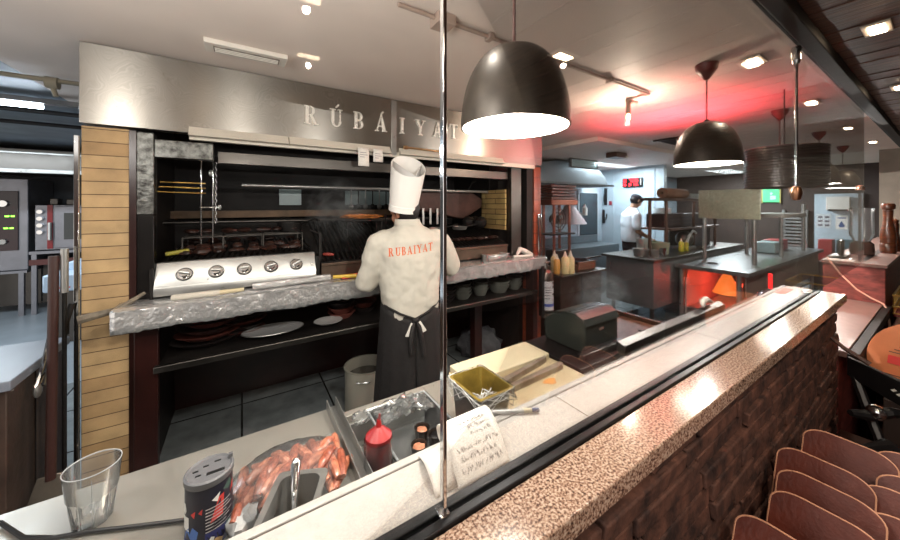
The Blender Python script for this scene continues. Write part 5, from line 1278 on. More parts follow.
part('handle', MB().cyl((-.705, 2.14, .40), (-.715, 2.2, 1.37), .017), mat('dark handle', (60, 36, 32), .4), t)
part('blade', MB().prism([(-.035, .42), (.035, .42), (.07, .28), (.08, .03), (-.08, .03), (-.07, .28)], -.006, .006, 'y', Matrix.Translation((-.71, 2.08, 0)) @ Matrix.Rotation(math.radians(-9), 4, 'X')), mat('worn shovel steel', (150, 140, 128), .4, .8, var=.2), t, bev=.002)
t = thing('long_poker', 'thin dark iron poker standing right beside the brick pillar', 'poker', (-.68, 2.19, 0))
part('shaft', MB().cyl((-.68, 2.19, 0), (-.683, 2.2, 1.32), .008), m_iron, t); part('grip', MB().cyl((-.683, 2.2, 1.2), (-.684, 2.205, 1.4), .013), m_steelL, t)
solo('wall_bracket', MB().tube([(-.69, 2.235, 1.0), (-.685, 2.22, 1.06), (-.67, 2.235, 1.14)], .012), m_iron, 'small curved iron bracket on the side of the brick pillar', 'bracket')
t = thing('combi_oven', 'tall steel combi oven with a dark display panel showing green digits', 'oven', (-3.2, 7.4, .66))
m_ovs = mat('oven steel', (140, 140, 146), .35, .7, var=.08)
part('body', MB().box(-3.6, -2.62, 7.3, 8.05, .66, 1.98), m_ovs, t, bev=.01)
part('display', MB().box(-2.98, -2.71, 7.28, 7.30, .95, 1.80), mat('dark red display', (44, 20, 26), .15), t, bev=.003)
m_gd = emis('green digits', (120, 230, 60), 3)
part('digits', MB().box(-2.83, -2.79, 7.275, 7.28, 1.43, 1.45).box(-2.775, -2.74, 7.275, 7.28, 1.43, 1.45).box(-2.84, -2.80, 7.275, 7.28, 1.26, 1.28).box(-2.785, -2.75, 7.275, 7.28, 1.26, 1.28), m_gd, t, label='green digits')
part('knob', MB().cyl((-2.84, 7.24, 1.62), (-2.84, 7.28, 1.62), .045), m_chrome, t)
part('knob', MB().cyl((-2.84, 7.24, 1.08), (-2.84, 7.28, 1.08), .035), m_steelL, t)
t = thing('convection_oven', 'smaller steel convection oven with a red strip and a square window', 'oven', (-2.3, 7.4, .93))
part('body', MB().box(-2.56, -1.95, 7.3, 7.9, .93, 1.60), m_ovs, t, bev=.008)
part('red_strip', MB().box(-2.435, -2.38, 7.285, 7.3, .95, 1.60), mat('dark red strip', (140, 30, 36), .3), t)
part('door', MB().box(-2.36, -1.98, 7.27, 7.3, .96, 1.58), m_ovs, t, bev=.006)
part('window', MB().box(-2.26, -2.03, 7.262, 7.27, 1.08, 1.48), mat('oven window', (54, 58, 58), .1), t)
for k in range(4): part('knob', MB().cyl((-2.5, 7.25, 1.2+.1*k), (-2.5, 7.3, 1.2+.1*k), .03), m_chrome, t)
part('handle', MB().box(-2.41, -2.385, 7.22, 7.285, 1.08, 1.34), m_paper, t, bev=.005)
solo('oven_dish', MB().box(-2.45, -2.36, 7.4, 7.55, 1.60, 1.70), m_steelD, 'small grey box on top of the smaller oven, at its red strip', 'box', bev=.01); solo('oven_dish', MB().box(-2.28, -2.18, 7.4, 7.55, 1.60, 1.69), m_steelD, 'small grey box on top of the smaller oven, above its window', 'box', bev=.01)
t = thing('oven_stand', 'open steel stand under the two ovens', 'stand', (-2.6, 7.5, 0))
part('shelf', MB().box(-2.6, -1.9, 7.25, 8.0, .88, .92).box(-3.6, -2.62, 7.26, 8.0, .62, .655), m_ovs, t)
part('rail', MB().box(-2.6, -1.9, 7.25, 7.28, .72, .80), mat('red brown rail', (96, 50, 46), .4), t)
for x in (-3.1, -2.7, -2.58, -1.95): part('leg', MB().box(x, x+.05, 7.26, 7.31, 0, .88 if x > -2.6 else .62), m_ovs, t)
part('side_panel', MB().box(-3.5, -2.6, 7.6, 7.62, .1, .62).box(-2.58, -1.9, 7.6, 7.62, .1, .72), m_steelD, t)
t = thing('chest_cooler', 'white lidded chest on a grey steel cabinet in the utility room', 'chest', (-1.9, 5.8, 0))
part('body', MB().box(-1.86, -1.35, 5.6, 6.2, 0, .60), m_steelD, t, bev=.01); part('lid', MB().box(-1.90, -1.32, 5.56, 6.24, .60, .80), mat('pale blue lid', (190, 208, 226), .4), t, bev=.02)
part('upper_lid', MB().box(-1.8, -1.32, 5.9, 6.22, .80, .90), mat('pale blue lid', (190, 208, 226), .4), t, bev=.01); part('mark', MB().box(-1.80, -1.68, 5.555, 5.56, .64, .655), mrd, t)
t = thing('utility_hood', 'wide dull steel extraction hood above the ovens', 'extraction hood', (-3, 6.8, 2.0))
part('body', MB().box(-6, -.62, 6.3, 8.08, 2.06, 2.30), m_steelD, t); part('lip', MB().box(-6, -.62, 6.24, 6.3, 2.0, 2.05), m_steelL, t, bev=.004)
part('upper_lip', MB().box(-6, -.62, 6.24, 6.3, 2.24, 2.26), m_steelL, t, bev=.003); part('front', MB().box(-6, -.62, 6.26, 6.3, 2.05, 2.24), m_steelD, t)
t = thing('ceiling_pipe', 'pale pipe with a valve running under the utility room ceiling', 'pipe', (-2, 2.9, 2.33))
part('tube', MB().cyl((-3.6, 2.92, 2.345), (-.7, 2.92, 2.345), .014), mat('dirty pale pipe', (146, 138, 120), .6), t)
part('valve', MB().cyl((-.98, 2.92, 2.33), (-.93, 2.92, 2.33), .035).cyl((-.96, 2.92, 2.33), (-.94, 2.92, 2.25), .012), mat('dirty pale pipe', (146, 138, 120), .6), t)
for i, (y, z) in enumerate(((3.9, 2.3), (4.5, 2.3))):
    solo('ceiling_conduit', MB().tube([(-4.2, y-.8, 2.34), (-2.4, y-.1, 2.34), (-2.0, y, 2.34), (-.62, y+.05, 2.34)], .018), m_soot, 'dark conduit under the utility ceiling %s the tube light' % ['just behind', 'well beyond'][i], 'conduit')
# vent fixture and ceiling track
t = thing('air_vent', 'long white rectangular slotted vent on the ceiling in front of the hood', 'air vent', (.02, 1.93, 2.36))
part('frame', MB().box(-.15, .20, 1.875, 1.99, 2.355, 2.379), mat('white vent frame', (226, 220, 210), .5), t, bev=.003)
part('grille', MB().box(-.115, .165, 1.90, 1.965, 2.352, 2.3555), mat('dusty grille', (170, 160, 148), .6, rgb2=(70, 64, 58), scale=60, stretch=(1, 3, 1)), t)
part('slat', MB().box(-.11, .16, 1.912, 1.916, 2.348, 2.353).box(-.11, .16, 1.93, 1.934, 2.348, 2.353).box(-.11, .16, 1.948, 1.952, 2.348, 2.353), mat('white vent frame', (226, 220, 210), .5), t)
t = thing('ceiling_track', 'thin dull brass ceiling track ending in a small spotlight near the red glow', 'track light', (1.5, 1.15, 2.37))
m_trk = mat('dull pinkish track', (178, 158, 146), .5, .2)
part('rail', MB().cyl((.5, 1.15, 2.365), (2.37, 1.15, 2.365), .009), m_trk, t)
part('rail', MB().cyl((2.37, 1.15, 2.365), (2.35, 1.30, 2.365), .009), m_trk, t)
part('junction_box', MB().box(.66, .74, 1.11, 1.19, 2.335, 2.379), m_trk, t, bev=.003)
for x in (.95, 1.45, 1.9): part('bracket', MB().box(x-.012, x+.012, 1.13, 1.17, 2.35, 2.379), m_trk, t)
part('spot_body', MB().cyl((2.355, 1.285, 2.355), (2.355, 1.285, 2.26), .016).cyl((2.34, 1.285, 2.35), (2.44, 1.27, 2.35), .014), m_trk, t)
part('spot_bulb', MB().blob((2.355, 1.285, 2.235), (.014, .014, .028), 10), emis('spot bulb', (255, 196, 130), 25), t, label='glowing bulb')
# order slips on the hood
for i, (px0, w, h, lab) in enumerate(((.66, .075, .125, 'longer white order slip hanging from the hood gutter above the chef'), (.765, .07, .09, 'shorter white order slip hanging from the hood gutter, next to the longer one'))):
    t = thing('order_slip', lab, 'order slip', (px0+w/2, 2.185, 1.88))
    part('sheet', MB().grid(2, 6, lambda u, v: (px0+w*u, 2.186-.008*math.sin(v*2.2), 1.99-h*v)), m_paper, t, solid=.0004)
    part('print', MB().box(px0+.012, px0+w-.02, 2.1765, 2.1772, 1.955, 1.958).box(px0+.012, px0+w-.012, 2.1765, 2.1772, 1.94, 1.943).box(px0+.012, px0+w-.03, 2.1765, 2.1772, 1.925, 1.928), m_ink, t)
# ================================================================== PEOPLE
m_skin = mat('brown skin', (150, 104, 82), .5, var=.05, scale=10, sss=0)
m_skin2 = mat('light brown skin', (176, 132, 108), .5, var=.05, scale=10)
m_hair = mat('black hair', (22, 18, 17), .55)
m_jacket = mat('cream cotton jacket', (192, 186, 174), .8, var=.03, scale=5, bump=.6, bscale=9)
m_apron = mat('black cotton apron', (17, 13, 13), .75, var=.2, scale=9, bump=.6, bscale=14)
def caps(g, p0, p1, r0, r1, seg=14):
    p0, p1 = Vector(p0), Vector(p1); d = p1-p0; n = d.normalized()
    pts = []; rs = []
    for k in range(5): a = -PI/2+PI/2*k/4; pts.append(p0+n*r0*math.sin(a)); rs.append(max(.0004, r0*math.cos(a)))
    for k in range(1, 4): f = k/4; pts.append(p0+d*f); rs.append(r0+(r1-r0)*f)
    for k in range(5): a = PI/2*k/4; pts.append(p1+n*r1*math.sin(a)); rs.append(max(.0004, r1*math.cos(a)))
    g.tube(pts, rs, seg)
def limb(g, pts, rs):
    for i in range(len(pts)-1): caps(g, pts[i], pts[i+1], rs[i], rs[i+1])
def loftz(g, secs, seg=32, cap=True):
    """secs: (z, cx, cy, rx, ry)"""
    rings = []
    for z, cx, cy, rx, ry in secs:
        rings.append([g.bm.verts.new((cx+rx*math.copysign(abs(math.cos(a))**.85, math.cos(a)), cy+ry*math.copysign(abs(math.sin(a))**.85, math.sin(a)), z)) for a in [2*PI*k/seg for k in range(seg)]])
    for i in range(len(rings)-1):
        for k in range(seg):
            f = g.bm.faces.new([rings[i][k], rings[i][(k+1) % seg], rings[i+1][(k+1) % seg], rings[i+1][k]]); f.smooth = True
    if cap: g.bm.faces.new(rings[0][::-1]); g.bm.faces.new(rings[-1])
def remesh(o, vox, smooth=4):
    m = o.modifiers.new('skin', 'REMESH'); m.mode = 'VOXEL'; m.voxel_size = vox; m.use_smooth_shade = True
    s = o.modifiers.new('smooth', 'SMOOTH'); s.iterations = smooth; s.factor = .5
def wrinkle(o, st, size):
    tx = bpy.data.textures.new('cloth folds', 'CLOUDS'); tx.noise_scale = size; tx.noise_depth = 2; tx.contrast = 1.4
    d = o.modifiers.new('folds', 'DISPLACE'); d.texture = tx; d.strength = st; d.mid_level = .5; d.texture_coords = 'LOCAL'
    s = o.modifiers.new('smooth2', 'SMOOTH'); s.iterations = 2
def head(g, c, M):
    """face looks along +y of M; c = centre of the skull"""
    def P(x, y, z): return c+M @ Vector((x, y, z))
    MM = Matrix.Translation(c) @ M.to_4x4()
    g.blob((0, -.008, .025), (.074, .092, .088), 20, 0, MM)
    g.blob((0, .022, -.045), (.056, .066, .068), 18, 0, MM)
    limb(g, [P(0, .080, .012), P(0, .104, -.022)], [.008, .013])           # nose
    limb(g, [P(-.04, .074, .022), P(.04, .074, .022)], [.010, .010])       # brow
    limb(g, [P(-.018, .082, -.052), P(.018, .082, -.052)], [.008, .008])   # lips
    caps(g, P(0, .066, -.088), P(0, .07, -.084), .020, .018)               # chin
    for s in (-1, 1):
        limb(g, [P(s*.076, -.004, .018), P(s*.081, -.012, -.004), P(s*.074, -.002, -.028)], [.012, .012, .009])
        caps(g, P(s*.036, .062, -.018), P(s*.038, .06, -.026), .02, .018)  # cheek
def hand(g, wrist, d, palm_n, side, curl=.5, s=1.):
    """wrist point, direction d of the palm, palm normal, side +1 thumb towards d x n"""
    d = Vector(d).normalized(); n = Vector(palm_n); n = (n-d*n.dot(d)).normalized(); w = d.cross(n)*side
    W = Vector(wrist)
    for k in range(4):
        o = (k-1.5)*.020*s
        base = W+d*.085*s+w*(-o)
        caps(g, W+d*.01*s+w*(-o*.7), base, .014*s, .011*s)
        L = (.075, .084, .078, .060)[k]*s; a = curl*.5; p = base
        for j, fr_ in enumerate((.45, .32, .23)):
            q = p+(d*math.cos(a)+n*math.sin(a))*L*fr_
            caps(g, p, q, (.0092-.0008*j)*s, (.0088-.0008*j)*s, 10); p = q; a += curl
    tb = W+d*.025*s+w*.028*s
    t1 = tb+(d*.65+w*.7+n*.25).normalized()*.038*s; t2 = t1+(d*.9+w*.25+n*.35).normalized()*.03*s
    caps(g, W+d*.015*s, tb, .015*s, .013*s); caps(g, tb, t1, .0125*s, .0105*s); caps(g, t1, t2, .0102*s, .009*s)

# ---------------- cook at the grill, seen from behind
cx, cy, rz = .895, 1.865, math.radians(-14)
t = thing('person', 'person in a tall white paper hat and cream jacket lettered RUBAIYAT, facing the grill', 'person', (cx, cy, 0), rz)
HM = Matrix.Rotation(math.radians(38), 3, 'Z') @ Matrix.Rotation(math.radians(-14), 3, 'X')
hc = Vector((-.03, .03, 1.55))
g = MB()
head(g, hc, HM)
limb(g, [(-.01, .01, 1.38), (-.015, .015, 1.50)], [.062, .056])
loftz(g, [(.86, 0, 0, .15, .105), (1.0, 0, 0, .145, .10), (1.2, 0, 0, .165, .11), (1.35, 0, 0, .175, .11), (1.43, 0, 0, .13, .08), (1.47, 0, 0, .06, .06)])
# arms and hands
limb(g, [(-.185, 0, 1.38), (-.255, .05, 1.14), (-.17, .26, 1.175)], [.05, .042, .028])
hand(g, (-.17, .26, 1.175), (.35, 1, .05), (0, .2, -1), 1, .5)
limb(g, [(.185, 0, 1.38), (.285, .05, 1.18), (.26, .28, 1.18)], [.05, .042, .028])
hand(g, (.26, .28, 1.18), (-.25, 1, .0), (0, .2, -1), -1, .6)
for s in (-1, 1):
    limb(g, [(s*.085, 0, .88), (s*.095, .01, .48), (s*.10, -.01, .10)], [.085, .058, .042])
    limb(g, [(s*.10, -.03, .05), (s*.115, .14, .035)], [.042, .03])
b = part('body', g, m_skin, t, local=True); remesh(b, .0075, 4)
# trousers, shoes
g = MB()
loftz(g, [(.80, 0, 0, .168, .118), (.93, 0, 0, .166, .118), (.97, 0, 0, .15, .11)])
for s in (-1, 1): limb(g, [(s*.085, 0, .86), (s*.095, .01, .48), (s*.10, -.01, .11)], [.098, .078, .07])
tr = part('trousers', g, m_apron, t, local=True); remesh(tr, .012, 4)
for s in (-1, 1):
    g = MB(); limb(g, [(s*.10, -.05, .05), (s*.115, .08, .048), (s*.12, .17, .04)], [.05, .05, .038]); sh = part('shoe', g, m_black, t, local=True); remesh(sh, .01, 3)
# jacket
g = MB()
loftz(g, [(.915, 0, -.004, .175, .132), (.97, 0, 0, .176, .132), (1.05, 0, 0, .182, .134), (1.18, 0, 0, .19, .136), (1.30, 0, 0, .196, .136), (1.385, 0, 0, .195, .125), (1.43, -.003, .004, .15, .10), (1.465, -.01, .012, .088, .08), (1.50, -.012, .014, .075, .072)])
limb(g, [(-.15, 0, 1.375), (-.20, .005, 1.35), (-.262, .05, 1.12), (-.235, .13, 1.115)], [.07, .075, .066, .058])
limb(g, [(.15, 0, 1.375), (.20, .005, 1.35), (.288, .05, 1.19), (.285, .15, 1.17)], [.07, .075, .068, .06])
jk = part('jacket', g, m_jacket, t, local=True); remesh(jk, .0085, 5); wrinkle(jk, .017, .085)
g = MB(); loftz(g, [(1.475, -.012, .014, .084, .080), (1.505, -.015, .016, .079, .076), (1.512, -.015, .016, .076, .073), (1.505, -.015, .016, .073, .070), (1.475, -.012, .014, .072, .068)], cap=False)
part('collar', g, m_jacket, t, local=True)
# apron with its ties
g = MB()
def apr(u, v):
    a = 2*PI*u-PI/2+.06; back = math.exp(-((u if u < .5 else u-1)/.13)**2)
    zt = 1.005-.075*back; zb = .34+.05*math.sin(a*3)
    z = zt+(zb-zt)*v
    rx = .180+.045*v+.008*math.sin(a*14)*v; ry = .140+.05*v+.008*math.cos(a*11)*v
    gap = .035*v*v
    aa = -PI/2+gap+(2*PI-2*gap)*u
    return (rx*math.cos(aa), ry*math.sin(aa), z)
ap = part('apron', MB().grid(72, 16, apr), m_apron, t, local=True, solid=.004)
g = MB(); g.blob((0, -.158, .925), (.022, .016, .016), 10)
g.tube([(0, -.15, .93), (-.02, -.172, .89), (-.035, -.18, .82), (-.03, -.185, .74)], [.006, .012, .014, .012], 6).tube([(0, -.15, .93), (.02, -.172, .89), (.032, -.18, .83), (.045, -.185, .72)], [.006, .012, .014, .012], 6)
g.tube([(-.17, -.06, 1.0), (-.09, -.138, .965), (0, -.155, .93), (.09, -.138, .965), (.17, -.06, 1.0)], [.008]*5, 6)
part('apron_tie', g, m_apron, t, local=True)
part('shirt_tail', MB().prism([(-.028, .915), (-.062, .84), (-.038, .835), (-.012, .905)], -.168, -.16, 'y').prism([(.028, .92), (.064, .862), (.04, .85), (.012, .91)], -.168, -.16, 'y'), m_paper, t, local=True, label='white ends showing at the apron tie')
# hair and hat
g = MB()
MM = Matrix.Translation(hc) @ HM.to_4x4()
g.blob((0, -.022, .022), (.080, .088, .092), 22, .02, MM)
part('hair', g, m_hair, t, local=True)
m_hat = mat('white paper hat', (232, 228, 222), .7)
hb = Vector((-.042, .02, 1.562)); tilt = Matrix.Rotation(math.radians(11), 4, 'X') @ Matrix.Rotation(math.radians(5), 4, 'Y')
HT = Matrix.Translation(hb) @ tilt
rings = []; g = MB()
for r_, z, sl in ((.090, 0, 0), (.0915, .035, 0), (.089, .038, 0), (.10, .16, 0), (.108, .285, .055), (.104, .285, .055), (.094, .16, 0), (.088, .08, 0)):
    rings.append([g.bm.verts.new(HT @ Vector((r_*math.cos(a), r_*1.08*math.sin(a), z+sl*math.sin(a)))) for a in [2*PI*k/40 for k in range(40)]])
for i in range(len(rings)-1):
    for k in range(40):
        f = g.bm.faces.new([rings[i][k], rings[i][(k+1) % 40], rings[i+1][(k+1) % 40], rings[i+1][k]]); f.smooth = True
g.bm.faces.new(rings[-1])
hat = part('paper_hat', g, m_hat, t, local=True)
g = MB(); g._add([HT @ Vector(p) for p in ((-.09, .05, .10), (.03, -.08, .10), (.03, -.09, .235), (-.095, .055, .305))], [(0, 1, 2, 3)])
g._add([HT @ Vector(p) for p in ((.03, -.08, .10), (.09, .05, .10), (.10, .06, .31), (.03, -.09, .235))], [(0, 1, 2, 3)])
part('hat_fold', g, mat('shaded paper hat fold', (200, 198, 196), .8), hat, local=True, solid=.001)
# lettering across the back, laid onto the jacket
dg = bpy.context.evaluated_depsgraph_get(); bpy.context.view_layer.update(); dg.update()
ev = jk.evaluated_get(dg); me = ev.to_mesh()
bvh = BVHTree.FromPolygons([v.co.copy() for v in me.vertices], [tuple(p.vertices) for p in me.polygons])
m_org = mat('orange embroidery', (214, 96, 44), .6)
x = -.150; word = 'RUBAIYAT'; ss = .048
for i, ch in enumerate(word):
    Qs, w = glyph(ch); g = MB()
    for pc in Qs:
        # cut each stroke into short rungs so that it follows the cloth
        (a, b_, c_, d_) = [Vector((p[0]*ss*.80+x, 0, p[1]*ss)) for p in pc]
        nseg = 7; prev = None
        for k in range(nseg+1):
            f = k/nseg; l = a.lerp(d_, f); r_ = b_.lerp(c_, f); cur = []
            for q in (l, r_):
                zz = 1.300+q.z+(q.x+.12)*.10
                hit = bvh.ray_cast(Vector((q.x, -.5, zz)), Vector((0, 1, 0)))[0]
                cur.append(Vector((q.x, (hit.y if hit else -.135)-.0042, zz)))
            vs = [g.bm.verts.new(v) for v in cur]
            if prev:
                g.bm.faces.new([prev[0], prev[1], vs[1], vs[0]])
            prev = vs
    part('letter', g, m_org, jk, local=True, label='orange letter ' + ch)
    x += w*ss*.80+.0065
ev.to_mesh_clear()

# ---------------- second cook at the prep counter
t = thing('person', 'person in a white short-sleeved shirt and dark cap, looking down at the prep counter', 'person', (5.62, 3.02, 0), math.radians(-126))
HM2 = Matrix.Rotation(math.radians(8), 3, 'Z') @ Matrix.Rotation(math.radians(-30), 3, 'X')
hc = Vector((0, .085, 1.665))
g = MB(); head(g, hc, HM2)
limb(g, [(0, .0, 1.46), (0, .05, 1.60)], [.062, .055])
loftz(g, [(.90, 0, 0, .15, .105), (1.1, 0, 0, .15, .11), (1.3, 0, 0, .165, .115), (1.42, 0, .0, .165, .11), (1.5, 0, .01, .11, .08), (1.54, 0, .02, .06, .06)])
limb(g, [(-.19, 0, 1.44), (-.22, -.01, 1.17), (-.10, .24, 1.10)], [.05, .043, .028]); hand(g, (-.10, .24, 1.10), (.4, 1, -.3), (0, -.3, -1), 1, .6)
limb(g, [(.19, 0, 1.44), (.23, .0, 1.17), (.13, .24, 1.04)], [.05, .043, .028]); hand(g, (.13, .24, 1.04), (-.4, 1, -.3), (0, -.3, -1), -1, .6)
for s in (-1, 1):
    limb(g, [(s*.085, 0, .92), (s*.095, .0, .50), (s*.10, -.01, .10)], [.085, .058, .042]); limb(g, [(s*.10, -.03, .05), (s*.115, .14, .035)], [.042, .03])
b = part('body', g, m_skin2, t, local=True); remesh(b, .008, 4)
g = MB()
loftz(g, [(.98, 0, -.01, .172, .13), (1.1, 0, -.01, .175, .135), (1.3, 0, 0, .185, .135), (1.42, 0, 0, .182, .125), (1.49, 0, .01, .14, .10), (1.55, 0, .025, .075, .072)])
for s in (-1, 1): limb(g, [(s*.14, 0, 1.43), (s*.195, 0, 1.42), (s*.225, -.01, 1.24)], [.07, .072, .066])
jk2 = part('shirt', g, mat('white cotton shirt', (222, 228, 236), .75, bump=.4, bscale=8), t, local=True); remesh(jk2, .01, 5); wrinkle(jk2, .014, .14)
g = MB()
loftz(g, [(.85, 0, 0, .17, .12), (.99, 0, 0, .168, .12)])
for s in (-1, 1): limb(g, [(s*.085, 0, .88), (s*.095, .0, .50), (s*.10, -.01, .11)], [.098, .078, .07])
tr = part('trousers', g, m_apron, t, local=True); remesh(tr, .013, 4)
for s in (-1, 1):
    g = MB(); limb(g, [(s*.10, -.05, .05), (s*.115, .08, .048), (s*.12, .17, .04)], [.05, .05, .038]); sh = part('shoe', g, m_black, t, local=True); remesh(sh, .012, 3)
part('apron', MB().grid(24, 10, lambda u, v: ((.12+.075*v)*math.sin((u-.5)*2.4), .02+(.128+.02*v)*math.cos((u-.5)*2.4), 1.40-.75*v)), mat('grey tan apron', (126, 112, 106), .8, bump=.4, bscale=10), t, local=True, solid=.006)
MM = Matrix.Translation(hc) @ HM2.to_4x4()
part('hair', MB().blob((0, -.02, .012), (.079, .088, .085), 20, .02, MM), m_hair, t, local=True)
g = MB(); g.blob((0, -.012, .052), (.088, .105, .062), 22, 0, MM); g.lathe([(.08, .035), (.089, .035), (.090, .06), (.08, .07)], (0, -.008, 0), 28, MM, 1, 1.16)
part('cap', g, mat('dark blue grey cap', (44, 42, 52), .7), t, local=True)
for s in (-1, 1): part('eye', MB().blob((s*.03, .078, .004), (.009, .006, .005), 8, 0, MM), m_hair, t, local=True)
# ================================================================== LIGHT, CAMERA
def disc_light(x, y, z, e, r=.05, col=(1, .86, .7), spot=None, blend=.6):
    d = bpy.data.lights.new('lamp_or_fill_beam', 'SPOT' if spot else 'POINT'); d.energy = e; d.color = col
    d.shadow_soft_size = r
    if spot: d.spot_size = math.radians(spot); d.spot_blend = blend
    o = bpy.data.objects.new('lamp_or_fill_beam', d); COL.objects.link(o); o.location = (x, y, z)
    return o
m_shade = mat('black brown enamel shade', (58, 51, 44), .42, .4, var=.3, scale=14)
m_shin = mat('white enamel inside', (240, 238, 232), .5)
m_bulb = emis('lamp diffuser', (255, 244, 226), 14)
m_cord = mat('brown cord', (90, 44, 38), .5)
m_canopy = mat('maroon ceiling cup', (112, 46, 44), .4)
def pendant(x, y, lab, s=1.):
    t = thing('pendant_lamp', lab, 'pendant lamp', (x, y, 1.825), 0, 'dome pendants over the counter')
    r = .157
    outer = [(r*math.cos(a)**.75 if a < 1.5 else .0, .235*math.sin(a)) for a in [i*PI/2/12 for i in range(12)]]+[(.012, .235), (.012, .247)]
    inner = [(p[0]*.965, p[1]*.96+.0) for p in outer[:12]]
    part('lamp_shade', MB().lathe([(r*.968, 0)]+outer, (0, 0, 0), 40), m_shade, t, local=True)
    part('inner_shell', MB().lathe(inner, (0, 0, 0), 40), m_shin, t, local=True, label='white inside of the shade')
    part('diffuser', MB().lathe([(0, .012), (r*.95, .012), (r*.955, .008)], (0, 0, 0), 40), m_bulb, t, local=True, label='glowing white diffuser')
    part('cord', MB().cyl((0, 0, .24), (0, 0, .50), .004, seg=8), m_cord, t, local=True)
    part('ceiling_cup', MB().lathe([(.0, .465), (.012, .47), (.05, .525), (.054, .553), (0, .554)], (0, 0, 0), 24), m_canopy, t, local=True, label='maroon ceiling cup')
    disc_light(x, y, 1.78, 14, 0, (1, .95, .90))  # bare point added below the diffuser to brighten the ceiling
    return t
pendant(.672, .70, 'large black dome pendant lamp nearest the camera, hanging in front of the grill hood')
pendant(2.17, .75, 'black dome pendant lamp second from the camera, beside the red glow on the ceiling')
pendant(3.72, .787, 'black dome pendant lamp half hidden behind the hanging rod and the ribbed drum')
pendant(5.2, .80, 'small distant black dome pendant lamp just past the ribbed drum')
pendant(6.7, .82, 'farthest dim dome pendant lamp beside the grey beige wall')
m_dl = emis('downlight lens', (255, 226, 190), 22)
m_dlr = mat('downlight rim', (214, 200, 184), .4)
def downlight(x, y, lab, e, col=(1, .84, .66), spot=110, grp='ceiling downlights'):
    t = thing('downlight', lab, 'downlight', (x, y, CZ-.012), 0, grp)
    part('frame', MB().box(x-.075, x+.075, y-.04, y+.04, CZ-.012, CZ-.002), m_dlr, t, bev=.002)
    part('lens', MB().box(x-.05, x+.05, y-.022, y+.022, CZ-.016, CZ-.011), m_dl, t)
    disc_light(x, y, CZ-.06, e, .012, col, spot)
downlight(2.31, .585, 'rectangular downlight in the pale ceiling nearest the camera', 8)
downlight(3.6, .59, 'rectangular downlight in the pale ceiling, second of the receding row', 8)
downlight(5.1, .59, 'rectangular downlight in the pale ceiling, third of the receding row', 9)
downlight(6.5, .56, 'rectangular downlight in the pale ceiling, farthest of the receding row', 10)
downlight(2.34, .19, 'bright downlight in the dark plank ceiling nearest the camera', 9)
downlight(3.63, .20, 'bright downlight in the dark plank ceiling farther along', 9)
# unseen downlights added to brighten the kitchen and the dining side
downlight(-.25, 1.0, 'added fill downlight above the near steel counter', 8, (1, .96, .91), 150, 'kitchen downlights')
downlight(.45, .80, 'added fill downlight above the sausage bag', 5, (1, .96, .91), 150, 'kitchen downlights')
downlight(.2, -.5, 'added dining side fill downlight behind the camera', 16, (1, .88, .76), 150, 'kitchen downlights')
downlight(1.4, -.3, 'added dining side fill downlight above the leather covers', 12, (1, .8, .66), 140, 'kitchen downlights')
def globe(x, y, z, e, lab, col=(1, .96, .92)):  # unseen globe added as fill for ceiling and counter
    t = thing('fill_globe_lamp', lab, 'globe lamp', (x, y, z), 0, 'added globe lamps above the counter')
    part('bulb', MB().blob((x, y, z), (.035, .035, .045), 14), emis('globe bulb', (255, 232, 205), 12), t)
    part('holder', MB().cyl((x, y, z+.04), (x, y, CZ), .018), m_dlr, t)
    disc_light(x, y, z-.09, e, .06, col)
globe(-.02, .58, 2.02, 11, 'added fill globe lamp hanging above the steel counter by the glass')
globe(-.78, 1.0, 2.10, 11, 'added fill globe lamp on the kitchen ceiling toward the utility room')  # added out of view, set to throw a glare on the hood
downlight(.29, -1.01, 'small dining side downlight reflected in the glass', 22, (1, .86, .74), 160, 'kitchen downlights')
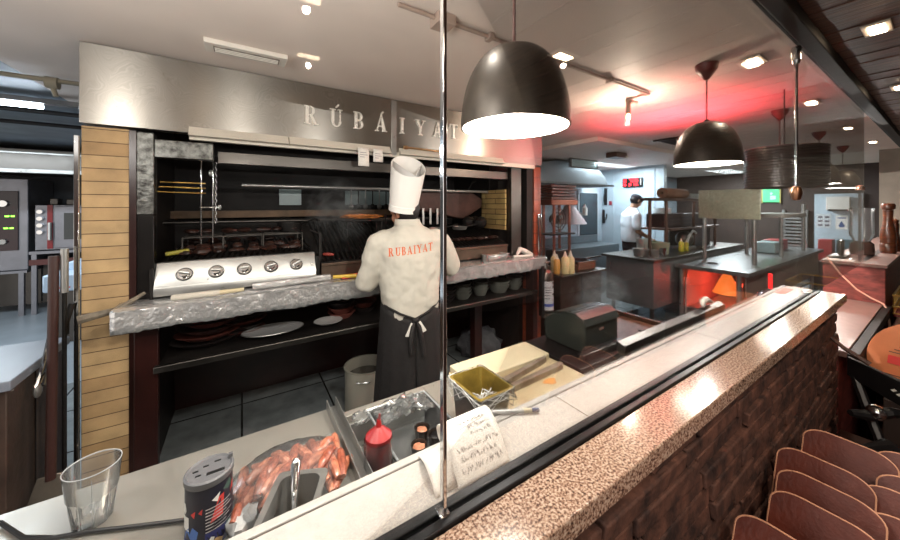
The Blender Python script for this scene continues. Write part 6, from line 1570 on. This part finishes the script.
# fluorescent tube in the utility room
t = thing('tube_light', 'bright white fluorescent tube under the grey utility ceiling', 'tube light', (-1.8, 3.47, 2.29))
part('tube', MB().cyl((-2.4, 3.47, 2.29), (-1.18, 3.47, 2.29), .016), emis('fluorescent', (225, 238, 255), 14), t)
part('housing', MB().box(-2.45, -1.0, 3.44, 3.5, 2.31, 2.345), m_trimc, t, bev=.003)
def bare(x, y, z, e, col): return disc_light(x, y, z, e, .08, col)
def area(x, y, z, sx, sy, e, col, rot=(0, 0, 0)):
    d = bpy.data.lights.new('lamp_or_fill_area', 'AREA'); d.shape = 'RECTANGLE'; d.size = sx; d.size_y = sy; d.energy = e; d.color = col
    o = bpy.data.objects.new('lamp_or_fill_area', d); COL.objects.link(o); o.location = (x, y, z); o.rotation_euler = rot
area(-1.8, 3.47, 2.26, 1.2, .05, 20, (.8, .9, 1))
area(-2.6, 5.6, 2.3, 1.2, .1, 26, (.8, .9, 1))  # area light without a fixture, fills the utility room
# cool fill added for the far kitchen, area lights without fixtures
area(5.5, 3.3, 2.30, 1.2, .3, 55, (.8, .92, 1))
area(8.6, 2.6, 2.3, 1.2, .4, 110, (.85, .95, 1))
# glow of the red heat lamp, then of the ceiling
disc_light(5.75, 1.62, .5, 9, .05, (1, .06, .03))
d = disc_light(3.1, 1.32, 1.95, 60, .05, (1, .07, .10), 150); d.rotation_euler = (PI, 0, 0)  # unseen upward spot added to redden the ceiling, no fixture
# warm spot on the track
d = disc_light(2.355, 1.285, 2.19, 13, .02, (1, .80, .64))
W = bpy.data.worlds.new('World'); SC.world = W; W.use_nodes = True
W.node_tree.nodes['Background'].inputs[0].default_value = (1, .92, .87, 1)
W.node_tree.nodes['Background'].inputs[1].default_value = .8
cam = bpy.data.cameras.new('camera'); co = bpy.data.objects.new('camera', cam); COL.objects.link(co)
co.location = (0, 0, H); co.rotation_euler = (PI/2, 0, -math.atan2(.539, .842))
cam.lens = 13.0; cam.sensor_width = 36; cam.shift_y = -65/900; cam.clip_start = .02
SC.camera = co
SC.view_settings.view_transform = 'Standard'; SC.view_settings.look = 'None'; SC.view_settings.gamma = 1
SC.view_settings.use_curve_mapping = False; SC.view_settings.exposure = 1.0
SC.cycles.max_bounces = 8; SC.cycles.transparent_max_bounces = 12; SC.cycles.sample_clamp_indirect = 4
SC.cycles.caustics_reflective = False; SC.cycles.caustics_refractive = False
bpy.context.view_layer.update()
